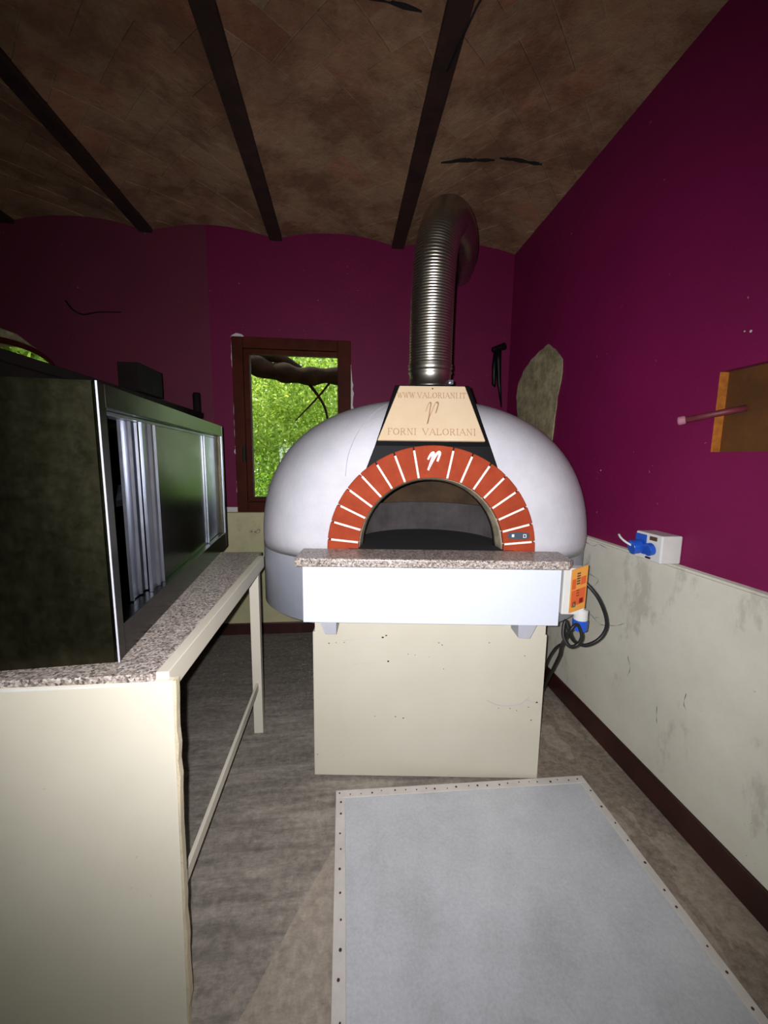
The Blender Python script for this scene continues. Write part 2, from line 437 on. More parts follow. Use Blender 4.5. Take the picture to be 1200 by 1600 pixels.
# herringbone bricks laid on the diagonal, following the vault
def clip(poly, x0, x1, y0, y1):
    def cut(p, f):
        out = []
        for i in range(len(p)):
            a, b = p[i], p[(i+1) % len(p)]; fa, fb = f(a), f(b)
            if fa >= 0: out.append(a)
            if (fa >= 0) != (fb >= 0):
                t = fa/(fa-fb); out.append((a[0]+t*(b[0]-a[0]), a[1]+t*(b[1]-a[1])))
        return out
    for f in (lambda q: q[0]-x0, lambda q: x1-q[0], lambda q: q[1]-y0, lambda q: y1-q[1]):
        poly = cut(poly, f)
        if len(poly) < 3: return []
    return poly
def densify(poly, d=.07):
    out = []
    for i in range(len(poly)):
        a, b = poly[i], poly[(i+1) % len(poly)]; L = math.hypot(b[0]-a[0], b[1]-a[1]); k = max(1, int(L/d))
        for j in range(k): out.append((a[0]+(b[0]-a[0])*j/k, a[1]+(b[1]-a[1])*j/k))
    return out
W = .132; J = .0035; c45 = math.cos(PI/4)
cells = []
for i in range(-40, 41):
    for j in range(-14, 15):
        ox, oy = (i*1 + j*4)*W, i*W
        for (x0, y0, x1, y1) in ((0, 0, 2, 1), (2, -1, 3, 1)):
            q = [(ox+x0*W+J, oy+y0*W+J), (ox+x1*W-J, oy+y0*W+J), (ox+x1*W-J, oy+y1*W-J), (ox+x0*W+J, oy+y1*W-J)]
            q = [(c45*(x-y), c45*(x+y)+.04) for x, y in q]
            cells.append(q)
bricks = []
for a, b in zip(edges[:-1], edges[1:]):
    m0 = .0435
    x1 = a - (m0 if a != edges[0] else .012); x0 = b + m0
    for q in cells:
        p = clip(q, x0, x1, .25, YB-.004)
        if len(p) < 3: continue
        ar = abs(sum(p[k][0]*p[(k+1) % len(p)][1]-p[(k+1) % len(p)][0]*p[k][1] for k in range(len(p))))/2
        if ar < .0012: continue
        cx = sum(v[0] for v in p)/len(p); cy = sum(v[1] for v in p)/len(p)
        bricks.append((p, ar, cx, cy))
def visible_area(bk):
    p, ar, cx, cy = bk
    d = Vector((cx, cy, 2.9)) - EYE; z = d.dot(fw)
    if z < .1: return 0
    u = 600+FPX*d.dot(rt)/z; v = 800+FPX*d.dot(dn)/z
    if not (-60 < u < 1260 and -60 < v < 420): return 0
    return ar*1.5*FPX*FPX/z**3
bricks = [(visible_area(b), b) for b in bricks]
bricks = sorted([b for b in bricks if b[0] > 0], key=lambda t: -t[0])
def brick_geo(bm, p, drop):
    q = densify(p)
    lo = [bm.verts.new((x, y, vault_z(x)-drop)) for x, y in q]
    hi = [bm.verts.new((x, y, vault_z(x)+.004)) for x, y in q]
    c = bm.verts.new((sum(x for x, y in q)/len(q), sum(y for x, y in q)/len(q), 0)); c.co.z = vault_z(c.co.x)-drop
    n = len(q)
    for k in range(n):
        bm.faces.new([lo[(k+1) % n], lo[k], c]); bm.faces.new([lo[k], lo[(k+1) % n], hi[(k+1) % n], hi[k]])
for k, (va, bk) in enumerate(bricks[:300]):
    bm = bmesh.new(); brick_geo(bm, bk[0], random.uniform(.0015, .006)); link('brick', bm, 'cbrick', ceiling)
if len(bricks) > 300:
    bm = bmesh.new()
    for va, bk in bricks[300:]: brick_geo(bm, bk[0], random.uniform(.0015, .006))
    link('small_bricks', bm, 'cbrick', ceiling)['kind'] = 'stuff'
# dark slivers laid on the vaults, coloured for the shade inside open slots
def slot(x0, x1, y, wd):
    bm = bmesh.new(); n = 6; xs_ = np.linspace(x0, x1, n+1)
    lo, hi = [], []
    for k, x in enumerate(xs_):
        h = wd*(.25+.75*math.sin(PI*k/n)**.5) * (1 if k % 2 else .8)
        lo.append((x, y-h+.005*math.sin(k*2), vault_z(x)-.0075)); hi.append((x, y+h+.004*math.sin(k*3), vault_z(x)-.0075))
    a = [bm.verts.new(p) for p in lo]; b = [bm.verts.new(p) for p in hi]; a2 = [bm.verts.new((p[0], p[1], p[2]+.012)) for p in lo]; b2 = [bm.verts.new((p[0], p[1], p[2]+.012)) for p in hi]
    for k in range(n):
        bm.faces.new([a[k], a[k+1], b[k+1], b[k]]); bm.faces.new([a[k], a2[k], a2[k+1], a[k+1]]); bm.faces.new([b[k], b[k+1], b2[k+1], b2[k]])
    tag(link('slot', bm, 'gap', ceiling), 'dark gap in the brickwork')
slot(.505, .79, 2.225, .012); slot(.81, 1.04, 2.205, .012); slot(-.09, .27, 1.555, .007)

# skirting boards and dado panels
struct(link('baseboard_right', B((XR-.02, YR, 0), (XR, YB, .115)), 'skirting', bevel=.004))
struct(link('baseboard_back', B((XL, YB-.02, 0), (XR-.021, YB, .09)), 'skirting', bevel=.004))
bm = bmesh.new(); prism(bm, [(XR-.001, YR, .116), (XR-.012, YR, .116), (XR-.012, YR, .972), (XR-.016, YR, .976), (XR-.016, YR, .984), (XR-.001, YR, .988)], (0, YB-YR-.001, 0))
struct(link('trim_1', bm, 'dado'))
for P_ in (((1.90, .955), (1.82, .948), (1.78, .965), (1.70, .955)), ((1.84, .80), (1.76, .79), (1.80, .745), (1.86, .71)), ((1.80, .60), (1.72, .58), (1.66, .60), (1.60, .625), (1.55, .66)), ((1.76, .595), (1.73, .61)), ((1.93, .86), (1.88, .835), (1.84, .86)), ((1.52, .52), (1.50, .47), (1.51, .43)), ((1.22, .53), (1.225, .49), (1.215, .47)), ((1.34, .40), (1.335, .35), (1.33, .33))):
    bm = bmesh.new(); tube(bm, catmull([(XR-.0122, y, z) for y, z in P_], 6), lambda i, n: .0008+.0006*math.sin(i), 5); link('crack', bm, 'badge', bpy.data.objects['trim_1'])
bm = bmesh.new(); prism(bm, [(XL, YB-.001, .091), (XL, YB-.010, .091), (XL, YB-.010, .955), (XL, YB-.016, .96), (XL, YB-.001, .963)], (XR-.017-XL, 0, 0))
struct(link('trim_2', bm, 'dado_b'))
struct(link('trim_3', B((XL, YB-.012, .9635), (WX0+.0, YB-.0005, 1.0)), 'chip', bevel=.002))

# ------------------------------------------------------------------ window_1 (narrow dark-framed casement)
win = struct(empty('window_1', ((WX0+WX1)/2, YB, WZ0)))
def wbox(name, x0, x1, z0, z1, y0, y1, mat, bev=.004):
    cx = (WX0+WX1)/2
    return link(name, B((x0-cx, y0, z0-WZ0), (x1-cx, y1, z1-WZ0)), mat, win, bevel=bev)
fwid = .075
fr = wbox('window_frame', WX0, WX0+fwid, WZ0, WZ1, -.03, .06, 'wood_dark')
bm = bmesh.new(); cx = (WX0+WX1)/2
for (x0, x1, z0, z1) in ((WX1-fwid-.02, WX1, WZ0, WZ1), (WX0+fwid, WX1-fwid-.02, WZ1-fwid, WZ1), (WX0+fwid, WX1-fwid-.02, WZ0, WZ0+fwid)):
    box(bm, (x0-cx, -.03, z0-WZ0), (x1-cx, .06, z1-WZ0))
link('window_frame', bm, 'wood_dark', win, bevel=.004)
GX0, GX1, GZ0, GZ1 = -.668, -.046, 1.075, 2.10
bm = bmesh.new()
for (x0, x1, z0, z1) in ((WX0+fwid+.002, GX0, GZ0-.03, GZ1+.03), (GX1, WX1-fwid-.022, GZ0-.03, GZ1+.03), (GX0, GX1, GZ1, GZ1+.03), (GX0, GX1, GZ0-.03, GZ0)):
    box(bm, (x0-cx, -.018, z0-WZ0), (x1-cx, .035, z1-WZ0))
link('sash', bm, 'wood_dark', win, bevel=.003)
wbox('pane', GX0-.005, GX1+.005, GZ0-.005, GZ1+.005, .012, .018, 'glass', 0)
bm = bmesh.new(); box(bm, (WX0+.055-cx, -.045, 1.345-WZ0), (WX0+.075-cx, -.03, 1.46-WZ0)); cyl(bm, (WX0+.065-cx, -.05, 1.44-WZ0), (WX0+.065-cx, -.05, 1.33-WZ0), .007, 8)
link('window_handle', bm, 'iron', win)
# crumbled filler round the frame
def crumble(name, pts0, wds, side, parent):
    """ragged strip along a vertical line x, from z list; wds list of widths"""
    bm = bmesh.new(); a = []
    for (x, z), wd in zip(pts0, wds): a.append(((x, YB-.006, z), (x+side*wd, YB-.006, z)))
    poly = [p[0] for p in a] + [p[1] for p in a[::-1]]
    prism(bm, poly, (0, .0055, 0))
    return link(name, bm, 'chip', parent)
def ragged(x, z0, z1, w0, w1, side, n=14):
    zs_ = np.linspace(z0, z1, n); crumble('filler_patch', [(x, z) for z in zs_], [max(.002, random.uniform(w0, w1)*math.sin(PI*(k+.3)/(n-.4))) for k in range(n)], side, wall_back)
ragged(WX0-.001, 1.98, 2.21, .006, .016, -1, 12); ragged(WX0-.001, 1.30, 1.98, .001, .008, -1, 30); ragged(WX0-.001, 1.36, 1.46, .004, .014, -1, 8); ragged(WX0-.001, 1.0, 1.26, .001, .008, -1, 12)
ragged(WX1+.001, 1.5, 2.05, .006, .026, 1, 20); ragged(WX1+.001, 1.42, 1.6, .006, .014, 1, 8)
bm = bmesh.new(); prism(bm, [(WX0-.01, YB-.006, WZ1), (WX0+.09, YB-.006, WZ1), (WX0+.07, YB-.006, WZ1+.02), (WX0+.03, YB-.006, WZ1+.028), (WX0, YB-.006, WZ1+.012)], (0, .0055, 0))
link('filler_patch', bm, 'chip', wall_back)

# ------------------------------------------------------------------ window_2: arched window on the far left of the back wall
win2 = struct(empty('window_2', (AX, YB, 1.0)))
def arch_pts(a, b, z, n=28): return [(a*math.cos(t), z+b*math.sin(t)) for t in np.linspace(0, PI, n)]
def arch_ring(a0, b0, a1, b1, y0, y1, zb, mat, name):
    o = [(a0, 0)] + arch_pts(a0, b0, zb) + [(-a0, 0)]; i = [(a1, .04)] + arch_pts(a1, b1, zb) + [(-a1, .04)]
    bm = bmesh.new(); n = len(o)
    V = [[bm.verts.new((x, y, z)) for x, z in L] for L, y in ((o, y0), (i, y0), (o, y1), (i, y1))]
    for k in range(n):
        k2 = (k+1) % n
        bm.faces.new([V[0][k], V[0][k2], V[1][k2], V[1][k]]); bm.faces.new([V[2][k], V[3][k], V[3][k2], V[2][k2]])
        bm.faces.new([V[0][k], V[2][k], V[2][k2], V[0][k2]]); bm.faces.new([V[1][k], V[1][k2], V[3][k2], V[3][k]])
    return link(name, bm, mat, win2)
zb = AZ-1.0
arch_ring(.486, .268, .471, .228, -.012, .02, zb, 'wood_dark', 'window_frame')
bm = bmesh.new(); prism(bm, [(x, .005, z) for x, z in [(.472, .03)] + arch_pts(.472, .230, zb) + [(-.472, .03)]], (0, .004, 0)); link('pane', bm, 'glass', win2)
link('mullion', B((-.025, -.008, .04), (.025, .05, zb+.212)), 'wood_dark', win2)
# crescent of bare plaster above the arched frame
pts = [(-2.06, 2.078), (-2.089, 2.094), (-2.184, 2.171), (-2.287, 2.207), (-2.42, 2.225), (-2.6, 2.215), (-2.75, 2.16)]
inner = [(AX+.490*math.cos(t), AZ+.271*math.sin(t)) for t in np.linspace(2.2, .87, 12)]
bm = bmesh.new(); prism(bm, [(x, YB-.006, z) for x, z in pts+inner], (0, .0055, 0)); tag(link('bare_plaster_band', bm, 'plaster', wall_back), 'cream band of bare plaster')

# left doorway, and a rear door added behind the camera for fill: glazed frames
d1 = struct(empty('door_1', (XL-.14, -1.6, 0)))
bm = bmesh.new()
for a, b in (((-.03, -.7, 0), (.03, -.62, 2.2)), ((-.03, .62, 0), (.03, .7, 2.2)), ((-.03, -.62, 2.1), (.03, .62, 2.2)), ((-.03, -.04, 0), (.03, .04, 2.1)), ((-.03, -.62, 0), (.03, .62, .12))): box(bm, a, b)
link('door_frame', bm, 'wood_dark', d1); link('pane', B((-.003, -.62, .12), (.003, .62, 2.1)), 'glass', d1)
w3 = struct(empty('fill_door', (-1.2, YR-.14, 0)))
bm = bmesh.new()
for a, b in (((-.7, -.03, 0), (-.63, .03, 2.2)), ((.63, -.03, 0), (.7, .03, 2.2)), ((-.63, -.03, 0), (.63, .03, .12)), ((-.63, -.03, 2.13), (.63, .03, 2.2)), ((-.035, -.03, .12), (.035, .03, 2.13))): box(bm, a, b)
link('door_frame', bm, 'wood_dark', w3); link('pane', B((-.63, -.003, .12), (.63, .003, 2.13)), 'glass', w3)

# ------------------------------------------------------------------ outdoors
struct(link('terrain', B((-30, -30, -.6), (30, 30, -.3)), 'grass'))
def leaves(name, c, ext, n, size, mat, parent, seed):
    r = np.random.default_rng(seed)
    P = r.normal(0, .42, (n, 3)); P = P/np.maximum(1, np.linalg.norm(P, axis=1, keepdims=True)/1.0)*np.array(ext) + np.array(c)
    u = r.normal(size=(n, 3)); u /= np.linalg.norm(u, axis=1, keepdims=True)
    v = np.cross(u, r.normal(size=(n, 3))); v /= np.linalg.norm(v, axis=1, keepdims=True)
    s = size*r.uniform(.6, 1.3, (n, 1)); w_ = np.cross(u, v)*.12
    V = np.stack([P-u*s, P+v*s*.45+w_*s, P+u*s, P-v*s*.45+w_*s], 1).reshape(-1, 3)
    F = np.arange(n*4).reshape(-1, 4)
    me = bpy.data.meshes.new(name); me.from_pydata(V.tolist(), [], F.tolist()); me.materials.append(MAT[mat])
    o = bpy.data.objects.new(name, me); COL.objects.link(o); o.parent = parent; o['kind'] = 'stuff'; return o
def tree(name, loc, crown, ext, n, size, mat, label, seed, trunk=None, cat='tree'):
    t = tag(empty(name, loc), label, cat, 'greenery outside the windows')
    leaves('foliage', crown, ext, n, size, mat, t, seed)
    bm = bmesh.new(); tube(bm, catmull(trunk or [(0, 0, 0), (.05, .02, crown[2]*.5), (0, 0, crown[2])], 5), lambda i, n_: .07*(1-.6*i/n_), 8)
    link('trunk', bm, 'bark', t, smooth=True); return t
tree('leafy_bush', (-.3, 6.3, -.3), (-.4, 0, 1.9), (1.6, .6, 2.3), 26000, .036, 'leaf', 'bright sunlit bush filling the lower part of the narrow window', 1, cat='bush')
tree('leafy_bush', (-1.3, 9.4, -.3), (0, 0, 3.2), (3.4, 1.2, 3.6), 26000, .07, 'leaf', 'tall sunlit tree crown behind the bush outside the narrow window', 2)
tree('leafy_bush', (-.15, 5.0, -.3), (-.3, 0, 1.2), (.8, .5, .7), 1500, .035, 'leaf_d', 'low greener shrub just outside the narrow window', 3, cat='bush')
tree('leafy_tree', (-5.4, 6.8, -.3), (0, 0, 3.2), (2.0, 1.0, 3.0), 16000, .09, 'leaf', 'sunlit tree seen through the arched window', 4)
tree('leafy_tree', (-7.2, -3.0, -.3), (0, 0, 2.3), (1.2, 3.0, 2.4), 12000, .09, 'leaf', 'sunlit tree outside the glazed door', 5)
tree('leafy_tree', (-2.2, -6.6, -.3), (0, 0, 2.3), (3.0, 1.2, 2.4), 12000, .09, 'leaf', 'sunlit tree outside the added rear glazed door', 6)
# old leaning trunk crossing the upper part of the window
bm = bmesh.new()
tube(bm, catmull([(-1.5, 4.05, -.3), (-1.35, 4.1, 1.2), (-1.05, 4.15, 2.2), (-.72, 4.2, 2.23), (-.4, 4.2, 2.19), (-.05, 4.25, 2.21), (.5, 4.3, 2.16), (1.2, 4.4, 2.3)], 6), lambda i, n: .13 if i < n*.3 else .105-.035*(i/n) + .012*math.sin(i*1.3), 12)
tk = link('leaning_trunk', bm, 'bark', smooth=True)
tag(tk, 'dark old trunk crossing the view through the narrow window', 'trunk')
bm = bmesh.new(); tube(bm, catmull([(-1.15, 4.12, 1.9), (-.95, 4.2, 2.3), (-.7, 4.25, 2.38), (-.45, 4.3, 2.27)], 6), lambda i, n: .085*(1-.5*i/n), 10)
link('branch', bm, 'bark', tk, smooth=True)
bm = bmesh.new(); tube(bm, catmull([(-.4, 4.22, 2.18), (-.2, 4.2, 1.9), (-.15, 4.22, 1.6)], 6), lambda i, n: .018*(1-.6*i/n), 8); tube(bm, catmull([(-.1, 4.25, 2.2), (-.25, 4.2, 2.0), (-.5, 4.25, 1.75)], 6), lambda i, n: .014*(1-.6*i/n), 8)
link('branch', bm, 'bark', tk, smooth=True)

# ------------------------------------------------------------------ pizza oven (local frame: x right, y into the oven)
OV = (.345, 1.503, 0); OR = math.radians(-6.3)
oven = tag(empty('pizza_oven', OV, OR), 'white domed wood-fired pizza oven with an orange brick arch', 'oven')
A_, BF, BBK, CY = .810, .60, .72, .60
PLX = 2.6
Z0, HD, EXP = .95, .69, 2.52
def ell(t):
    c, s = math.cos(t), math.sin(t)
    if s >= 0: return A_*math.copysign(abs(c)**(2/2.25), c), CY + BBK*abs(s)**(2/2.25)
    return A_*math.copysign(abs(c)**(2/PLX), c), CY - BF*abs(s)**(2/PLX)
def dome_y(x, z):
    h = max(0, min(1, (z-Z0)/HD)); R = (1-h**EXP)**(1/EXP); q = R**PLX-abs(x/A_)**PLX
    return CY-BF*q**(1/PLX) if q > 0 else CY
ZA, RO_, RI = 1.008, .416, .290   # arch
bm = bmesh.new(); NTH, NPH = 160, 44; rings = []
for j in range(NPH+1):
    t = (j/NPH)*PI/2; r = math.cos(t)**(2/EXP) if j < NPH else 0; h = math.sin(t)**(2/EXP)
    if r < 1e-4: rings.append([bm.verts.new((0, CY, Z0+HD))]); continue
    rings.append([bm.verts.new((ell(2*PI*k/NTH)[0]*r, CY+(ell(2*PI*k/NTH)[1]-CY)*r, Z0+HD*h)) for k in range(NTH)])
for j in range(NPH):
    for k in range(NTH):
        k2 = (k+1) % NTH
        if len(rings[j+1]) == 1: bm.faces.new([rings[j][k], rings[j][k2], rings[j+1][0]])
        else: bm.faces.new([rings[j][k], rings[j][k2], rings[j+1][k2], rings[j+1][k]])
kill = [f for f in bm.faces if f.calc_center_median().y < .5 and f.calc_center_median().z < ZA+.36 and math.hypot(f.calc_center_median().x, max(0, f.calc_center_median().z-ZA)) < .375]
bmesh.ops.delete(bm, geom=kill, context='FACES')
for v in bm.verts:
    x, y, z = v.co
    if y < .5:
        rho = math.hypot(x, z-ZA); q = min(1, max(0, (rho-.40)/.42)); wgt = (1-q*q*(3-2*q))*min(1, max(0, (z-Z0)/.07))
        v.co.y = y*(1-wgt) + min(y, .036)*wgt
bm.normal_update()
dome = link('dome', bm, 'oven_white', oven, smooth=True)
m_ = dome.modifiers.new('thick', 'SOLIDIFY'); m_.thickness = .012; m_.offset = -1
# lower grey band and underside
bm = bmesh.new(); ZB = .665; r0 = [], []
top = [bm.verts.new((*ell(2*PI*k/NTH), Z0)) for k in range(NTH)]; mid = [bm.verts.new((*ell(2*PI*k/NTH), ZB+.01)) for k in range(NTH)]
low = [bm.verts.new((ell(2*PI*k/NTH)[0]*.985, CY+(ell(2*PI*k/NTH)[1]-CY)*.985, ZB)) for k in range(NTH)]
for k in range(NTH):
    k2 = (k+1) % NTH
    bm.faces.new([mid[k], mid[k2], top[k2], top[k]]); bm.faces.new([low[k], low[k2], mid[k2], mid[k]])
bm.faces.new(low[::-1])
link('lower_band', bm, 'oven_grey', oven, smooth=True)
# arch bricks
YF, YBK = .012, .13
def wedge(a0, a1, ri, ro, y0, y1, n=4):
    bm = bmesh.new(); P = []
    for t in np.linspace(a0, a1, n+1): P.append((ro*math.sin(t), ZA+ro*math.cos(t)))
    for t in np.linspace(a1, a0, n+1): P.append((ri*math.sin(t), ZA+ri*math.cos(t)))
    return prism(bm, [(x, y0, z) for x, z in P], (0, y1-y0, 0))
R_ = math.radians
joints = [10.9, 21.8, 32.9, 43.5, 53.9, 64.2, 74.2, 84.3]
gapa = .0055
def mk_brick(d0, d1, name='brick'):
    g0 = gapa; return link(name, wedge(R_(d0)+g0, R_(d1)-g0, RI, RO_, YF, YBK), 'terra', oven, bevel=.0035)
key = mk_brick(-10.9, 10.9, 'keystone')
for s in (1, -1):
    ds = joints + [91.2]
    for a, b in zip(ds[:-1], ds[1:]):
        lo_, hi_ = (a, b) if s > 0 else (-b, -a); mk_brick(lo_, hi_)
    for a in joints:
        t = R_(a*s); bm = bmesh.new(); hw = .0040
        ra, rb = RI+.004, RO_-.014
        c, sn = math.cos(t), math.sin(t)
        P = [(sn*r + c*e, ZA + c*r - sn*e) for r, e in ((ra, -hw), (rb, -hw), (rb, hw), (ra, hw))]
        prism(bm, [(x, YF-.0012, z) for x, z in P], (0, .05, 0)); link('mortar_joint', bm, 'joint', oven)
# keystone emblem: brush-script mark
def ribbon(pts, widths, y, thick, mat, name, parent, k=10):
    """flat brush stroke in the x-z plane at y"""
    c = catmull([(x, 0, z) for x, z in pts], k); n = len(c); wd = np.interp(np.linspace(0, 1, n), np.linspace(0, 1, len(widths)), widths)
    bm = bmesh.new(); L, Rr = [], []
    for i, p in enumerate(c):
        t = (c[min(i+1, n-1)]-c[max(i-1, 0)]).normalized(); nn = Vector((t.z, 0, -t.x))
        L.append(p+nn*wd[i]*.5); Rr.append(p-nn*wd[i]*.5)
    for i in range(n-1):
        prism(bm, [(q.x, y, q.z) for q in (L[i], L[i+1], Rr[i+1], Rr[i])], (0, thick, 0))
    return bm
# stroke: starts left, hooks up and over, long slash down-left, then up and right hook
def emblem(cx, cz, s):
    a = [(-.50, .10), (-.32, .42), (-.12, .72), (.06, .78), (.02, .45), (-.12, -.05), (-.28, -.52), (-.44, -1.0)]
    b = [(-.44, -1.0), (-.22, -.45), (.05, .10), (.36, .62), (.62, .86), (.72, .72), (.60, .30), (.48, -.08)]
    return [[(cx+x*s, cz+z*s) for x, z in q] for q in (a, b)]
bm = bmesh.new()
for q in emblem(-.003, ZA+.357, .038):
    b2 = ribbon(q, [.007, .009, .010, .009, .008], YF-.002, .0025, None, None, None)
    me = bpy.data.meshes.new('t'); b2.to_mesh(me); b2.free(); bm.from_mesh(me); bpy.data.meshes.remove(me)
tag(link('emblem', bm, 'white_paint', key), 'white brush-script mark')
# badge on the lowest but one right brick
bd = bmesh.new(); c0 = R_(79.5); bx, bz = .352*math.sin(c0), ZA+.352*math.cos(c0)
pts = [(bx+.043*(abs(math.cos(t))**.6)*(1 if math.cos(t) > 0 else -1), YF-.003, bz+.0145*(abs(math.sin(t))**.6)*(1 if math.sin(t) > 0 else -1)) for t in np.linspace(0, 2*PI, 24, endpoint=False)]
prism(bd, pts, (0, .0028, 0)); badge = link('badge', bd, 'badge', oven)
bm = bmesh.new(); box(bm, (bx-.027, YF-.0036, bz-.005), (bx-.018, YF-.003, bz+.006)); link('badge_mark', bm, 'white_paint', badge)
bm = bmesh.new()
for a in ((bx+.018, bx+.030, bz+.005, bz+.007), (bx+.018, bx+.030, bz-.007, bz-.005), (bx+.018, bx+.020, bz-.005, bz+.005), (bx+.028, bx+.030, bz-.005, bz+.005)): box(bm, (a[0], YF-.0036, a[2]), (a[1], YF-.003, a[3]))
link('badge_mark', bm, 'white_paint', badge)
for s in (-1, 1): link('rivet', cyl(bmesh.new(), (bx+s*.038, YF-.0045, bz), (bx+s*.038, YF, bz), .0025, 8), 'steel_bright', badge)
# throat, floor, inner walls
bm = bmesh.new(); rgs = []
for (r, y) in ((RI+.0005, .03), (RI-.004, .05), (RI-.010, .09), (RI-.016, .12)):
    rgs.append([bm.verts.new((r*math.cos(t), y, ZA+r*math.sin(t))) for t in np.linspace(0, PI, 33)])
for a, b in zip(rgs[:-1], rgs[1:]):
    for k in range(32): bm.faces.new([a[k], a[k+1], b[k+1], b[k]])
th = link('throat', bm, 'throat', oven, smooth=True); s_ = th.modifiers.new('t', 'SOLIDIFY'); s_.thickness = .01; s_.offset = 1
bm = bmesh.new(); box(bm, (-.33, .009, .985), (.33, .60, 1.012)); link('hearth', bm, 'soot', oven)
bm = bmesh.new()   # low curved screen at the back of the hearth
rr = [[], [], [], []]
for t in np.linspace(0, PI, 33):
    x, y = .315*math.cos(t), .17+.31*math.sin(t)
    rr[0].append(bm.verts.new((x, y, 1.012))); rr[1].append(bm.verts.new((x, y, 1.152)))
    rr[2].append(bm.verts.new((x*1.06, .17+(y-.17)*1.06, 1.152))); rr[3].append(bm.verts.new((x*1.06, .17+(y-.17)*1.06, 1.012)))
for a, b in zip(rr, rr[1:]+rr[:1]):
    for k in range(32): bm.faces.new([a[k], a[k+1], b[k+1], b[k]])
link('firebrick_screen', bm, 'chamber', oven, smooth=False)
bm = bmesh.new(); rs = []
for j in range(13):
    t = j/12*PI/2
    rs.append([bm.verts.new((.46*math.cos(t)*math.cos(2*PI*k/40), .56+.40*math.cos(t)*math.sin(2*PI*k/40), .99+.42*math.sin(t))) for k in range(40)])
for a, b in zip(rs[:-1], rs[1:]):
    for k in range(40): bm.faces.new([a[k], a[(k+1) % 40], b[(k+1) % 40], b[k]])
bmesh.ops.delete(bm, geom=[f for f in bm.faces if f.calc_center_median().y < .30 and f.calc_center_median().z < 1.30 and abs(f.calc_center_median().x) < .30], context='FACES')
link('baking_chamber', bm, 'chamber_b', oven, smooth=True)
# seams in the render
for sgn in (-1,):
    P = []
    for x, z in [(-.185, 1.60), (-.22, 1.575), (-.262, 1.53), (-.305, 1.46), (-.335, 1.38), (-.345, 1.30)]:
        rho = math.hypot(x, z-ZA); q = min(1, max(0, (rho-.40)/.42)); wgt = 1-q*q*(3-2*q); P.append((x, min(dome_y(x, z), dome_y(x, z)*(1-wgt)+.036*wgt)-.0005, z))
    bm = bmesh.new(); tube(bm, catmull(P, 6), .0016, 6); link('seam', bm, 'grey_metal', oven)
# black flue hood
FYB, FYT = .012, .105
def hood_pt(f, x0, x1):  # f 0 bottom, 1 top
    return
bm = bmesh.new()
zb_, zt_ = 1.325, 1.663
sec = [(zb_, .262, .016, .30), (1.42, .226, .019, .34), (zt_, .150, .100, .33)]
V = []
for z, hw, y0, y1 in sec: V.append([bm.verts.new(p) for p in ((-hw-.002, y0, z), (hw-.004, y0, z), (hw-.004, y1, z), (-hw-.002, y1, z))])
for a, b in zip(V[:-1], V[1:]):
    for k in range(4): bm.faces.new([a[k], a[(k+1) % 4], b[(k+1) % 4], b[k]])
bm.faces.new(V[0][::-1]); bm.faces.new(V[-1])
# keep only above the arch ring: push bottom-centre up following the arch
hood = link('flue_hood', bm, 'hood', oven, bevel=.003)
# plaque on the hood's sloping face
zp0, zp1 = 1.437, 1.653
yp = lambda z: .019 + (z-1.42)/(zt_-1.42)*(.100-.019)
def on_slope(x, z, off): # off: distance out of the face
    ny = -(zt_-1.42); nz = (.100-.019); L = math.hypot(ny, nz); return Vector((x, yp(z)+ny/L*off, z+nz/L*off))
bm = bmesh.new()
P = [(-.218, zp0), (.198, zp0), (.125, zp1), (-.134, zp1)]
a = [bm.verts.new(on_slope(x, z, .001)) for x, z in P]; b = [bm.verts.new(on_slope(x, z, .016)) for x, z in P]
bm.faces.new(a); bm.faces.new(b[::-1])
for k in range(4): bm.faces.new([a[k], a[(k+1) % 4], b[(k+1) % 4], b[k]])
plaque = tag(link('plaque', bm, 'plaque', hood, bevel=.003), 'cream clay name plaque')
# serif lettering built from strokes
G = {
 'W': [[(0,1),(.28,0)],[(.28,0),(.5,.95)],[(.5,.95),(.72,0)],[(.72,0),(1,1)],[(-.1,1),(.12,1)],[(.88,1),(1.1,1)]],
 'V': [[(0,1),(.42,0)],[(.42,0),(.84,1)],[(-.1,1),(.14,1)],[(.7,1),(.94,1)]],
 'A': [[(0,0),(.42,1)],[(.42,1),(.84,0)],[(.18,.36),(.66,.36)],[(-.1,0),(.14,0)],[(.7,0),(.94,0)]],
 'L': [[(.1,0),(.1,1)],[(.0,0),(.62,0)],[(.62,0),(.66,.2)],[(-.02,1),(.24,1)]],
 'O': [[(.42+.42*math.cos(t),.5+.5*math.sin(t)) for t in np.linspace(0, 2*PI, 15)]],
 'R': [[(.1,0),(.1,1)],[(0,1),(.4,1),(.58,.9),(.6,.72),(.5,.54),(.1,.5)],[(.34,.5),(.72,0)],[(-.02,0),(.24,0)],[(.66,0),(.8,0)]],
 'I': [[(.1,0),(.1,1)],[(-.04,0),(.24,0)],[(-.04,1),(.24,1)]],
 'N': [[(.1,0),(.1,1)],[(.1,1),(.72,0)],[(.72,0),(.72,1)],[(-.04,0),(.24,0)],[(-.04,1),(.12,1)],[(.58,1),(.86,1)]],
 'T': [[(.36,0),(.36,1)],[(0,1),(.72,1)],[(0,1),(0,.82)],[(.72,1),(.72,.82)],[(.22,0),(.5,0)]],
 'F': [[(.1,0),(.1,1)],[(-.02,1),(.6,1)],[(.6,1),(.6,.82)],[(.1,.52),(.44,.52)],[(-.02,0),(.24,0)]],
 '.': [[(.06,.0),(.06,.09)]], ' ': [] }
ADV = {'W': 1.14, 'V': .98, 'A': .98, 'L': .86, 'O': 1.0, 'R': .94, 'I': .42, 'N': 1.0, 'T': .92, 'F': .78, '.': .30, ' ': .75}
